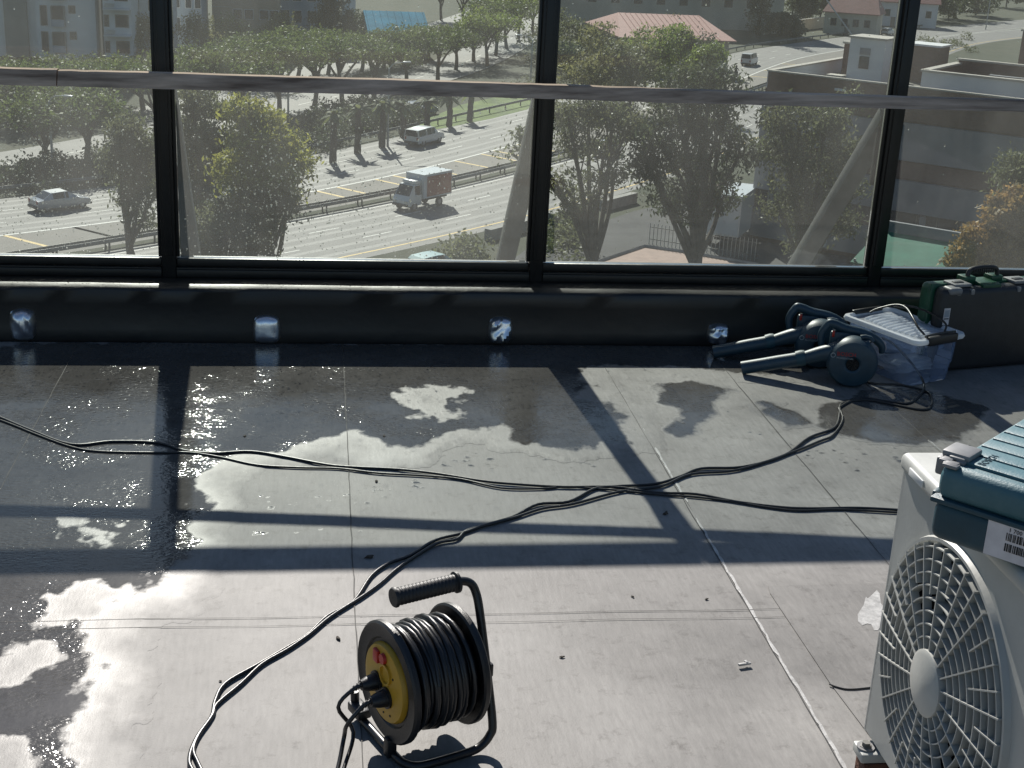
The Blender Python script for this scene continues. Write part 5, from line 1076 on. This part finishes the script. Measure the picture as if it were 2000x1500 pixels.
# ================================================================== buildings
def frame_at(p, ang, name, label, cat='building', group=None): return thing(name, label, cat, (p.x, p.y, G), ang, group)
def part(name, parent, c, d, mt, r=0, smooth=0):
    m = MB(); (m.rbox(c, d, r) if r else m.box(c, d)); return m.build(name, MT[mt], parent, smooth=30 if r else 0)
def window(parent, x, z, w, h, y=0.0, frame='winframe', depth=.12):
    o = part('window', parent, (x, y - .03, z), (w + .16, .1, h + .16), frame); part('pane', o, (x, y - .085, z), (w, .03, h), 'win'); return o
# ---- brick office on the right : local x along the front, y towards the back, z up
oc = on_z(1504, 139, -9.4); off_a = math.atan2(-.66, .75)
of = frame_at(oc, off_a, 'brick_office', 'dark brick office block with pale bands on the right', 'building')
H = -9.4 - G; W_, D_ = 34, 30
part('core', of, (W_ / 2, D_ / 2, (H - 1.1) / 2), (W_ - .1, D_ - .1, H - 1.1), 'brick')
part('roof_deck', of, (W_ / 2, D_ / 2, H - 1.03), (W_ - .6, D_ - .6, .14), 'flatroof')
bands = [(H - 2.3, H, 'brick', .0), (H - 5.0, H - 2.4, 'concrete', .25), (H - 6.3, H - 5.1, 'brick', -.05), (H - 8.6, H - 6.4, 'concrete', .25), (H - 10.0, H - 8.7, None, 0), (H - 12.2, H - 10.05, 'concrete', .25)]
for (z0, z1, mt, pr) in bands:
    if mt: part('facade_band', of, (W_ / 2, -.1 - pr / 2 + .02, (z0 + z1) / 2), (W_ + (.3 if pr > 0 else 0), .3 + pr, z1 - z0 - .02), mt)
part('window_recess', of, (W_ / 2, .0, H - 9.35), (W_ - .2, .12, 1.34), 'win')
for k in range(12): part('facade_pier', of, (1.2 + k * 2.9, -.12, H - 9.35), (.45, .2, 1.3), 'concrete')
for k in range(22): part('window_bar', of, (2.2 + k * 1.45, -.085, H - 9.35), (.07, .08, 1.28), 'winframe')
part('left_wall', of, (-.1, D_ / 2, (H - 1.2) / 2), (.25, D_, H - 1.2), 'brick')
part('left_parapet', of, (.0, 8.2, H - .6), (.34, 16.4, 1.2), 'whitewall'); part('left_coping', of, (.0, 8.2, H + .06), (.5, 16.4, .1), 'coping')
part('front_coping', of, (W_ / 2, -.08, H + .06), (W_ + .2, .34, .1), 'coping')
part('rear_parapet', of, (8.5, 17.6, H - .5), (17, .3, 1.2), 'brick'); part('rear_coping', of, (8.5, 17.6, H + .16), (17, .5, .1), 'coping')
for x in (9.5, 11.5, 13.5, 15.5, 17.5): 
    f = MB(); f.add([(x, .12, H), (x, 1.3, H - 1.0), (x, .12, H - 1.0), (x + .14, .12, H), (x + .14, 1.3, H - 1.0), (x + .14, .12, H - 1.0)], [(0, 1, 2), (3, 5, 4), (0, 3, 4, 1), (1, 4, 5, 2), (0, 2, 5, 3)]); f.build('parapet_fin', MT['whitewall'], of, smooth=0)
def tower(name, x, y, w, d, h, mt, cap='coping', z0=None):
    z0 = H - 1 if z0 is None else z0; o = part(name, of, (x, y, z0 + h / 2), (w, d, h), mt); part('cap', o, (x, y, z0 + h + .07), (w + .25, d + .25, .14), cap); return o
t_ = tower('stair_tower', 5.2, 6.6, 2.7, 2.6, 3.5, 'whitewall'); part('tower_window', t_, (5.1, 5.28, H + .8), (.75, .08, .9), 'win'); part('tower_panel', t_, (5.1, 5.27, H + 1.6), (.8, .06, .5), 'concrete')
tower('brick_tower', 3.2, 11.5, 3.2, 2.6, 2.6, 'brick'); tower('brick_tower', 7.2, 13.5, 2.6, 2.4, 2.8, 'brick', 'whitewall')
tower('vent_box', 3.2, 5.0, 1.0, .8, .6, 'whitewall'); tower('vent_box', 8.8, 4.0, .8, .7, .5, 'whitewall')
for k, (x, y) in enumerate(((3.2, 1.6), (4.9, 1.7), (6.4, 1.8), (7.8, 1.6))):
    s = part('skylight', of, (x, y, H - .82), (1.3, 1.5, .26), 'coping'); part('skylight_glass', s, (x, y, H - .68), (1.0, 1.2, .05), 'win')
# sunken court with white sided walls
for (c, d, mt) in (((15.0, 3.1, H - .1), (9.4, .35, 1.9), 'whitewall'), ((10.4, 7.2, H - .1), (.35, 8.0, 1.9), 'brick'), ((15.2, 11.2, H + .1), (9.6, .3, 2.1), 'brick'), ((19.6, 5.2, H - .1), (.35, 4.0, 1.9), 'brick')):
    w = part('court_wall', of, c, d, mt); part('court_coping', w, (c[0], c[1], c[2] + d[2] / 2 + .07), (d[0] + .22, d[1] + .22, .13), 'coping')
part('court_beam', of, (16.5, 8.6, H + .4), (6, .5, .35), 'concrete'); part('court_floor', of, (15, 7, H - .9), (9, 8, .1), 'brick')
tower('plant_room', 21.4, 4.6, 2.4, 2.6, 3.1, 'whitewall')
ub = tower('upper_block', 20.5, 16.5, 12, 9, 4.6, 'brick'); part('block_window', ub, (16.0, 11.96, H + 1.6), (1.8, .1, 1.2), 'winframe'); part('block_pane', ub, (16.0, 11.9, H + 1.6), (1.4, .06, .9), 'win')
for k in range(5): part('pergola_beam', ub, (15.5 + k * 2.6, 16.5, H + 4.0), (.3, 8.6, .3), 'coping')
MB().tube([(2.2, 11.5, H + 1.6), (-3.0, 13.5, H + 6.0)], .06, 6).build('antenna_boom', MT['pole'], of)
for dx in (0, 1.6): MB().tube([(17 + dx, 14, H + 3.6), (17 + dx, 14, H + 7.2)], .05, 6).build('roof_mast', MT['pole'], of)
part('wall_lamp', of, (5.6, -.22, H - .7), (.8, .2, .16), 'whitewall'); part('vent_pipe', of, (1.9, -.25, H - 1.5), (.2, .2, .8), 'coping')
for k in range(2):
    b_ = part('air_unit', of, ((5.6, 15.2)[k], -.6, H - 11.6), (1.0, .5, .8), 'whitewall'); part('air_unit_grille', b_, ((5.6, 15.2)[k], -.87, H - 11.6), (.7, .04, .6), 'dark')
cn = on_y(1830, 500, 74); gc = thing('green_canopy', 'green cloth canopy beside the brick office right of the right mullion', 'canopy', (cn.x, cn.y, G), off_a)
cz_ = cn.z - G
MB().add([(-4.5, -2.6, cz_ - .7), (4, -2.6, cz_ - .7), (4, 2.2, cz_ + .5), (-4.5, 2.2, cz_ + .5), (-4.5, -2.6, cz_ - .8), (4, -2.6, cz_ - .8), (4, 2.2, cz_ + .4), (-4.5, 2.2, cz_ + .4)], [(0, 1, 2, 3), (7, 6, 5, 4), (0, 4, 5, 1), (1, 5, 6, 2), (2, 6, 7, 3), (3, 7, 4, 0)]).build('canopy_cloth', MT['greenroof'], gc, smooth=0)
part('canopy_fascia', gc, (-.3, 2.5, cz_ + .75), (8, .3, .8), 'concrete')
for x in (-4.3, 3.8):
    for y in (-2.4, 2.0): part('post', gc, (x, y, (cz_ - .5) / 2), (.12, .12, cz_ - .5), 'pole')
# ---- flats and houses behind
def block(name, label, px0, px1, Y, base_py, h, mt, depth=14, yaw=0.0, group=None):
    a, b = on_y(px0, base_py, Y), on_y(px1, base_py, Y); o = thing(name, label, 'building', (a.x, a.y, G), yaw, group); w = b.x - a.x
    part('wall', o, (w / 2, depth / 2, h / 2), (w, depth, h), mt); return o, w
def win_grid(o, xs, zs, w, h, y=0):
    for x in xs:
        for z in zs: window(o, x, z, w, h, y, 'whitewall')
ap, w = block('apartment_block', 'pale blue grey apartment block at the top left', -60, 72, 196, 60, 30, 'whitewall', 16)
part('dark_bay', ap, (w - 2.6, -.25, 15), (3.0, .6, 30), 'greywall')
for z in (3, 6.4, 9.8, 13.2, 16.6): window(ap, 1.6, z, 1.2, 1.4)
ap2, w = block('apartment_block', 'white apartment block with stacked balconies left of the left mullion', 72, 188, 192, 60, 32, 'whitewall', 16)
for k, z in enumerate((2.6, 6.0, 9.4, 12.8, 16.2, 19.6)):
    window(ap2, 1.0, z, .75, 2.5); b_ = part('balcony', ap2, (2.9, -.32, z), (1.75, .7, 2.7), 'greywall'); part('balcony_void', b_, (2.9, -.69, z + .45), (1.5, .06, 1.7), 'win'); part('balcony_front', b_, (2.9, -.72, z - .9), (1.7, .1, .9), 'bluewall')
    window(ap2, 4.7, z + .9, .75, .9)
ap3, w = block('apartment_block', 'apartment block with sunlit louvred balconies beside the left mullion', 203, 258, 190, 60, 30, 'whitewall', 14)
for k, z in enumerate((2.4, 5.8, 9.2, 12.6, 16.0)):
    window(ap3, .4, z, .5, 1.4); window(ap3, 2.4, z, 1.6, 1.5)
    sl_ = part('balcony_slab', ap3, (1.9, -.9, z + 1.6), (3.4, 1.9, .16), 'whitewall')
    for j in range(5): part('louvre', sl_, (1.0, -1.7 + j * .26, z + 1.9 + j * .09), (1.3, .2, .05), 'creamwall')
part('recess_wall', ap2, (9.4, 3, 16), (2.6, 1, 32), 'greywall')
ap4, w = block('apartment_block', 'slim grey column block just left of the left mullion', 258, 330, 198, 60, 26, 'whitewall', 12); part('dark_column', ap4, (.6, -.2, 13), (1.0, .5, 26), 'greywall')
for z in (4, 7.4, 10.8): window(ap4, 3.0, z, 1.2, 1.4)
fl1, w = block('flats', 'blue grey flats just right of the left mullion', 335, 395, 215, 60, 26, 'bluewall', 12)
win_grid(fl1, (.9, 2.6, 4.0), (3.5, 6.7, 9.9, 13.1), .8, 1.7)
fl2, w = block('flats', 'tan and red flats at the top behind the olive trees', 415, 545, 225, 60, 26, 'tanwall', 12)
part('red_panel', fl2, (w * .72, -.1, 14.5), (w * .32, .25, 9), 'redwall'); part('shade_slab', fl2, (w * .6, -.5, 9.4), (w * .75, 1.0, .3), 'greywall')
win_grid(fl2, (w * .38, w * .55, w * .78, w * .93), (4.4, 8.0, 11.6), 1.3, 1.4)
for k in range(6): part('brick_course', fl2, (1.5, -.06, 3.5 + k * 1.9), (3.0, .14, .12), 'coping')
fl3, w = block('flats', 'blue grey flats with dark bays behind the dark tree', 545, 660, 235, 60, 25, 'bluewall', 12)
win_grid(fl3, (1.0, 3.0, 5.4, 7.8), (3.5, 7.0, 10.5, 14.0), 1.4, 1.9)
wb, w = block('white_building', 'small sunlit white building left of the turquoise roof', 668, 694, 238, 60, 6.5, 'whitewall', 5); part('roof_slab', wb, (w / 2, 2.4, 6.6), (w + .6, 5.6, .2), 'whitewall'); window(wb, w * .5, 4.0, 1.0, 1.3)
def gable(o, x0, x1, y0, y1, z0, zr, mt, hip=0.0):
    ym = (y0 + y1) / 2; m = MB(); v = [(x0, y0, z0), (x1, y0, z0), (x1, y1, z0), (x0, y1, z0), (x0 + hip, ym, zr), (x1 - hip, ym, zr)]
    v2 = [(a, b, c - .15) for a, b, c in v]
    m.add(v + v2, [(0, 1, 5, 4), (2, 3, 4, 5), (1, 2, 5), (3, 0, 4), (6, 10, 11, 7), (8, 11, 10, 9), (7, 11, 8), (9, 10, 6), (0, 6, 7, 1), (1, 7, 8, 2), (2, 8, 9, 3), (3, 9, 6, 0)]); return m.build('roof', MT[mt], o, smooth=0)
def ribs(o, x0, x1, y0, ym, z0, zr, nn, mt):
    me = None
    for k in range(nn):
        x = x0 + (x1 - x0) * k / (nn - 1); MB().add([(x - .05, y0, z0 + .02), (x + .05, y0, z0 + .02), (x + .05, ym, zr + .02), (x - .05, ym, zr + .02), (x, y0, z0 + .1), (x, ym, zr + .1)], [(0, 4, 5, 3), (4, 1, 2, 5), (0, 1, 4), (3, 5, 2)]).build('roof_rib', MT[mt], o, smooth=0)
p0, p1 = on_y(722, 66, 212), on_y(838, 62, 212); tq = thing('turquoise_hall', 'turquoise roofed hall among the pines', 'building', (p0.x, p0.y, G), .06); w = p1.x - p0.x; zt = p0.z - G + 0.2  # turquoise patch of unsettled origin, built here as a gabled hall
part('wall', tq, (w / 2, 8, zt / 2), (w - .6, 15, zt), 'creamwall'); tr_ = gable(tq, -.3, w + .3, -.6, 17, zt, zt + 2.6, 'turq'); ribs(tr_, 0, w, -.6, 8.2, zt, zt + 2.6, 9, 'turq')
p0, p1 = on_y(1214, 72, 200), on_y(1434, 74, 200); rr_ = thing('red_roofed_hall', 'long low hall with a faded red roof behind the green belt', 'building', (p0.x, p0.y, G), .03); w = p1.x - p0.x; zt = p0.z - G
part('wall', rr_, (w / 2, 6.5, zt / 2), (w - .8, 12, zt), 'creamwall'); q_ = gable(rr_, -.4, w + .4, -.6, 24, zt, zt + 2.6, 'redroof', hip=2.4); ribs(q_, 2.2, w - 2.2, -.6, 11.7, zt, zt + 2.6, 16, 'redroof')
for k in range(7): window(rr_, 2 + k * (w - 4) / 6, zt - 1.2, 1.0, 1.2, .45)
bw, w = block('beige_building', 'broad beige building at the top behind the red roofed hall', 1088, 1530, 285, 25, 24, 'creamwall', 14)
for k in range(9): window(bw, w * .12 + k * w * .1, 11.5, 1.3, 4.5); 
part('ledge', bw, (w / 2, -.3, 8.6), (w, .7, .4), 'whitewall'); part('red_lintel', bw, (w * .74, -.9, 7.6), (w * .34, 2.0, .25), 'redroof')
for k in range(8): window(bw, w * .15 + k * w * .1, 5.5, 1.6, 1.8)
for k, (px, py, wd, dp, h, lab) in enumerate(((1655, 66, 11, 9, 4.5, 'red roofed house with a dark gable beside the far highway'), (1745, 50, 18, 10, 5.5, 'larger white house with a red roof behind the gabled one'))):
    p = gp(px, py); ho = thing('house', lab, 'building', (p.x - wd / 2, p.y, G), -.5 + k * .25, 'red roofed houses by the far highway')
    part('wall', ho, (wd / 2, dp / 2, h / 2), (wd, dp, h), 'whitewall' if k else 'creamwall'); gable(ho, -.5, wd + .5, -.5, dp + .5, h, h + 3.4, 'redroof', 0 if k else 1.5)
    for j in range(4): window(ho, 2 + j * (wd - 4) / 3, h * .55, 1.1, 1.4)
    part('door', ho, (wd * .45, -.03, 1.05), (1.0, .1, 2.1), 'winframe')
p = gp(1600, 55); yw = thing('boundary_wall', 'long pale wall in front of the red roofed houses', 'wall', (p.x, p.y, G), math.atan2(38, 33)); part('wall_run', yw, (0, 0, 1.1), (60, .3, 2.2), 'creamwall'); part('wall_coping', yw, (0, 0, 2.26), (60, .5, .12), 'coping')
# palisade fence by the terrace
fa, fb_ = gp(1265, 478), gp(1480, 512); d = fb_ - fa; fn = thing('palisade_fence', 'grey palisade fence along the back of the pink terrace', 'fence', (fa.x, fa.y, G), math.atan2(d.y, d.x)); Lf = d.length
for z in (.4, 1.3): part('fence_rail', fn, (Lf / 2, .3, z), (Lf, .06, .06), 'strut')
pm = MB().box((0, 0, .8), (.05, .03, 1.6)).mesh('pale', MT['pole'], 0)
for k in range(int(Lf / .3)): link('pale', pm, fn, (k * .3, .25, 0))

# ================================================================== vehicles
WM = {}
def wheel(parent, x, y, r=.34, w=.22):
    if (r, w) not in WM:
        t = MB().lathe([(r * .6, -w / 2), (r * .95, -w / 2), (r, -w * .35), (r, w * .35), (r * .95, w / 2), (r * .6, w / 2)], 18, RX(math.pi / 2)).mesh('tyre', MT['tyre']); k = MB().lathe([(0, -w * .42), (r * .3, -w * .46), (r * .62, -w * .4), (r * .62, w * .4), (r * .3, w * .46), (0, w * .42)], 14, RX(math.pi / 2)).mesh('rim', MT['hub']); WM[(r, w)] = (t, k)
    t, k = WM[(r, w)]; o = link('wheel', t, parent, (x, y, r)); link('rim', k, o); return o
def car(name, label, cat, loc, head, st, paint, zb=.28, wx=(-1.35, 1.4), wr=.34, group=None, roofpaint=None, wins=None):
    """st: (x, z_belt, z_top, half width, half width at roof) from rear to front"""
    o = thing(name, label, cat, (loc.x, loc.y, G + .02), math.atan2(head.y, head.x), group); v = []; f = []
    for (x, zb_, zt, w, wt) in st: v += [(x, -w * .93, zb), (x, -w, zb + .22), (x, -w, zb_), (x, -wt, zt), (x, wt, zt), (x, w, zb_), (x, w, zb + .22), (x, w * .93, zb)]
    n = len(st)
    for i in range(n - 1):
        for k in range(8): f.append((i * 8 + k, i * 8 + (k + 1) % 8, i * 8 + 8 + (k + 1) % 8, i * 8 + 8 + k))
    f += [tuple(range(8)), tuple((n - 1) * 8 + k for k in range(8))]
    MB().add(v, f).build('body', MT[paint], o, smooth=25)
    def pane(q, off, nm, ins=.1):
        c = sum(q, Vector()) / 4; nn = (q[1] - q[0]).cross(q[3] - q[0]).normalized(); q = [p + (c - p) * ins for p in q]
        if nn.dot(c - Vector((c.x * .6, 0, .8))) < 0: nn = -nn
        return MB().add([p + nn * off for p in q] + [p - nn * .02 for p in q], [(0, 1, 2, 3), (7, 6, 5, 4), (0, 4, 5, 1), (1, 5, 6, 2), (2, 6, 7, 3), (3, 7, 4, 0)]).build(nm, MT['carglass'], o, smooth=0)
    V_ = lambda i, k: Vector(v[i * 8 + k])
    for i in range(n - 1):
        a, b = st[i], st[i + 1]; ha, hb = a[2] - a[1], b[2] - b[1]
        if wins is None or i in wins:
            if ha > .25 and hb > .25:
                for s in ((2, 3), (5, 4)): pane([V_(i, s[0]), V_(i + 1, s[0]), V_(i + 1, s[1]), V_(i, s[1])], .012, 'side_window', .14)
        if ha > .25 and hb < .12: pane([V_(i, 3), V_(i, 4), V_(i + 1, 4), V_(i + 1, 3)], .012, 'windscreen', .08)
        if hb > .25 and ha < .12: pane([V_(i, 3), V_(i, 4), V_(i + 1, 4), V_(i + 1, 3)], .012, 'rear_window', .1)
    if st[0][2] - st[0][1] > .3: pane([V_(0, 2), V_(0, 5), V_(0, 4), V_(0, 3)], .012, 'rear_window', .14)
    L0, L1 = st[0][0], st[-1][0]; wd = st[0][3]
    for s in (-1, 1):
        for x in wx: wheel(o, x, s * (wd - .1), wr)
        MB().rbox((L1 + .01, s * wd * .68, zb + .36), (.08, .34, .17), .03).build('headlight', MT['lamp'], o); MB().rbox((L0 - .01, s * wd * .8, zb + .5), (.06, .18, .26), .02).build('tail_light', MT['tail'], o)
        MB().rbox((st[-3][0] - .1, s * (wd + .09), st[-3][1] + .06), (.12, .16, .12), .03).build('mirror', MT[paint], o)
    MB().rbox((L1 + .05, 0, zb + .1), (.16, wd * 1.9, .2), .05).build('front_bumper', MT['casegrey'], o); MB().rbox((L0 - .05, 0, zb + .1), (.16, wd * 1.9, .2), .05).build('rear_bumper', MT['casegrey'], o)
    MB().box(((L0 + L1) / 2, 0, zb - .04), (L1 - L0 - .7, wd * 1.7, .16)).build('underbody', MT['dark'], o, smooth=0)
    return o
PICK = [(-2.5, 1.0, 1.66, .86, .74), (-1.0, 1.02, 1.72, .88, .74), (-.9, 1.02, 1.74, .88, .74), (.05, 1.02, 1.74, .88, .74), (.65, 1.03, 1.70, .88, .72), (1.35, 1.05, 1.08, .88, .78), (2.1, .98, 1.0, .86, .78), (2.45, .8, .84, .82, .7)]
SEDAN = [(-2.1, .85, .88, .8, .7), (-1.65, .92, .97, .84, .74), (-.95, .92, 1.38, .85, .62), (.1, .92, 1.42, .85, .63), (.35, .92, 1.40, .85, .63), (1.1, .9, .95, .85, .72), (1.9, .76, .8, .82, .7), (2.1, .62, .66, .76, .64)]
HATCH = [(-1.8, .85, 1.3, .78, .58), (-1.5, .92, 1.45, .84, .62), (-.4, .92, 1.48, .85, .63), (.4, .92, 1.44, .85, .63), (1.1, .9, .95, .85, .72), (1.75, .76, .8, .82, .7), (1.95, .62, .66, .76, .64)]
VAN = [(-2.4, 1.15, 1.92, .86, .74), (-2.2, 1.15, 1.96, .88, .76), (-.6, 1.15, 1.98, .88, .77), (.5, 1.15, 1.97, .88, .76), (1.25, 1.15, 1.9, .88, .74), (1.85, 1.12, 1.18, .86, .74), (2.25, .9, .94, .82, .7)]
hd = CF.tan(CF.near(gp(828, 280)))
car('pickup_truck', 'white pickup with canopy driving below the palms', 'pickup', gp(829, 281), hd, PICK, 'bodyw', .34, (-1.5, 1.55), .37)
hf = CF.tan(CF.near(gp(1465, 125)))
car('delivery_van', 'white van on the far highway above the motorcycle', 'van', gp(1463, 127), hf, VAN, 'bodyw', .3, (-1.5, 1.45), .34)
car('car', 'white hatchback on the highway just left of the right mullion', 'car', gp(1733, 68), CF.tan(CF.near(gp(1733, 68))), HATCH, 'bodyw', group='cars on and beside the highway')
car('car', 'silver car behind heavy rain drops at the far left', 'car', gp(118, 408), CF.tan(CF.near(gp(118, 408))), SEDAN, 'bodysil', group='cars on and beside the highway')
car('car', 'dark blue car parked behind the palms', 'car', gp(822, 223), Vector((.8, .6, 0)), HATCH, 'bodyblue', group='cars on and beside the highway')
car('car', 'white car glimpsed through the open branched gum', 'car', gp(1186, 303), -CM.tan(CM.near(gp(1186, 303))), HATCH, 'bodyw', group='cars on and beside the highway')
car('car', 'pale teal car parked just above the sash below the truck', 'car', gp(846, 537), Vector((.75, .66, 0)), HATCH, 'bodygrn', group='cars on and beside the highway')
# box truck
hd = -CM.tan(CM.near(gp(822, 404))); tl = gp(822, 404)
tk = car('box_truck', 'small truck with white cab and faded red box on the near carriageway', 'truck', tl, hd, [(.95, 1.2, 2.0, .84, .76), (1.05, 1.2, 2.05, .86, .76), (1.75, 1.2, 2.02, .86, .74), (2.3, 1.12, 1.2, .85, .76), (2.5, .8, .84, .82, .74)], 'bodyw', .42, (-1.35, 1.75), .36)
part('cargo_box', tk, (-.95, 0, 1.8), (3.5, 1.86, 1.85), 'whitewall'); part('box_roof', tk, (-.95, 0, 2.75), (3.54, 1.9, .06), 'bodyw')
for s in (-1, 1): part('side_panel', tk, (-1.1, s * .945, 1.8), (3.0, .04, 1.6), 'boxred')
part('rear_door', tk, (-2.72, 0, 1.8), (.05, 1.7, 1.65), 'whitewall'); part('chassis', tk, (-.9, 0, .68), (3.6, .9, .22), 'dark'); part('wind_deflector', tk, (1.2, 0, 2.2), (.7, 1.4, .3), 'bodyw', .08)
# parked box truck by the office
pt = gp(1424, 470); pk = thing('box_truck', 'parked white box truck half hidden behind the big dark gum', 'truck', (pt.x, pt.y, G), math.radians(60)); pk.scale = (1.2,) * 3
part('cargo_box', pk, (0, 0, 2.0), (4.4, 2.1, 2.5), 'bodyw'); part('box_roof', pk, (0, 0, 3.28), (4.44, 2.14, .06), 'bodyw'); part('cab', pk, (3.0, 0, 1.25), (1.5, 1.9, 1.7), 'bodyw', .15); part('windscreen', pk, (3.76, 0, 1.6), (.04, 1.6, .7), 'carglass'); part('chassis', pk, (.6, 0, .6), (5.6, .9, .24), 'dark'); part('rear_door', pk, (-2.22, 0, 2.0), (.04, 1.9, 2.3), 'whitewall')
for s in (-1, 1):
    for x in (-1.4, 2.8): wheel(pk, x, s * .9, .4)
ct = gp(1402, 400); cn_ = thing('skip_container', 'small rusty yellow container behind the big dark gum', 'container', (ct.x, ct.y, G), .3); m = MB(); m.box((0, 0, .8), (3.6, 1.6, 1.4), taper=(1.15, 1.1)); m.build('bin', MT['tanwall'], cn_, smooth=0); part('rim', cn_, (0, 0, 1.52), (4.2, 1.8, .1), 'rust')
# motorcycle and rider
mp_ = gp(1437, 152); mo = thing('motorcycle', 'motorcycle on the far highway below the white van', 'motorcycle', (mp_.x, mp_.y, G + .02), math.atan2(hf.y, hf.x))
wheel(mo, -.68, 0, .32, .13); wheel(mo, .72, 0, .32, .11)
MB().tube(spline([(-.68, 0, .32), (-.2, 0, .45), (.2, 0, .5), (.45, 0, .9), (.72, 0, .32)], 4), .06, 8).build('frame', MT['dark'], mo); MB().rbox((.12, 0, .82), (.5, .3, .24), .09, 3).build('fuel_tank', MT['bodyblue'], mo); MB().rbox((-.4, 0, .78), (.62, .26, .1), .04).build('saddle', MT['blk'], mo)
MB().rbox((-.02, 0, .48), (.4, .32, .32), .06).build('engine', MT['casegrey'], mo); MB().tube([(.42, -.36, 1.02), (.48, 0, 1.0), (.42, .36, 1.02)], .02, 6).build('handlebar', MT['dark'], mo); MB().rbox((.6, 0, .88), (.14, .2, .18), .05).build('headlight', MT['lamp'], mo)
def rider(loc, rz):
    J = [(0, 0, .0), (.02, 0, .28), (.1, 0, .52), (.13, 0, .62), (.15, 0, .74)]; R_ = [.15, .15, .17, .07, .11]; E_ = [(0, 1), (1, 2), (2, 3), (3, 4)]
    for s in (-1, 1):
        b = len(J); J += [(.1, s * .2, .5), (.3, s * .33, .3), (.5, s * .33, .2), (.56, s * .33, .19)]; R_ += [.075, .055, .045, .045]; E_ += [(2, b), (b, b + 1), (b + 1, b + 2), (b + 2, b + 3)]
        b = len(J); J += [(.05, s * .13, -.04), (.42, s * .2, -.08), (.15, s * .2, -.46), (.3, s * .2, -.5)]; R_ += [.11, .085, .06, .05]; E_ += [(0, b), (b, b + 1), (b + 1, b + 2), (b + 2, b + 3)]
    me = bpy.data.meshes.new('person'); me.from_pydata(J, E_, []); o = link('person', me, None, loc, (0, 0, rz)); sk = o.modifiers.new('skin', 'SKIN'); sv = me.skin_vertices[0].data
    for i, r in enumerate(R_): sv[i].radius = (r, r)
    sv[0].use_root = True; ss = o.modifiers.new('sub', 'SUBSURF'); ss.levels = ss.render_levels = 1; me.materials.append(MT['cloth'])
    bpy.context.view_layer.update(); dg = bpy.context.evaluated_depsgraph_get(); m2 = bpy.data.meshes.new_from_object(o.evaluated_get(dg)); o.modifiers.clear(); o.data = m2
    if not m2.materials: m2.materials.append(MT['cloth'])
    MB().lathe([(0, -.14), (.1, -.12), (.14, -.02), (.13, .08), (.07, .14), (0, .15)], 14, T(.15, 0, .8)).build('helmet', MT['blk'], o)
    return tag(o, 'rider in dark jacket and helmet seated on the motorcycle', 'person')
rider((mp_.x - hf.x * .32, mp_.y - hf.y * .32, G + .92), math.atan2(hf.y, hf.x))

# ================================================================== lamp posts
def lamp(px, py, h, label, rz, arms=1):
    o = thing('lamp_post', label, 'lamp post', gp(px, py), rz, 'street lamps')
    MB().tube([(0, 0, 0), (0, 0, h * .5), (0, 0, h)], [.13, .1, .07], 8).build('pole', MT['pole'], o)
    for s in ((1, -1)[:arms]):
        MB().tube(spline([(0, 0, h - .1), (s * .5, 0, h + .4), (s * 1.5, 0, h + .55)], 4), .05, 6).build('arm', MT['pole'], o); MB().rbox((s * 1.85, 0, h + .56), (.8, .3, .16), .05).build('lamp_head', MT['bodyw'], o)
    return o
lamp(757, 286, 7.6, 'slim lamp post whose shadow falls across the far carriageway', .3); lamp(104, 338, 6.0, 'lamp post by the forked pine at the left', -.4); lamp(1925, 58, 14, 'tall lamp post at the far right beside the highway', -.9)
lamp(1035, 178, 6.5, 'lamp post in front of the middle mullion above the rail', 2.8, 2); lamp(1195, 88, 7.5, 'lamp post in front of the long red roof', .2, 1); lamp(563, 236, 7.0, 'lamp post among the pine trunks right of the yellow tree', .4)
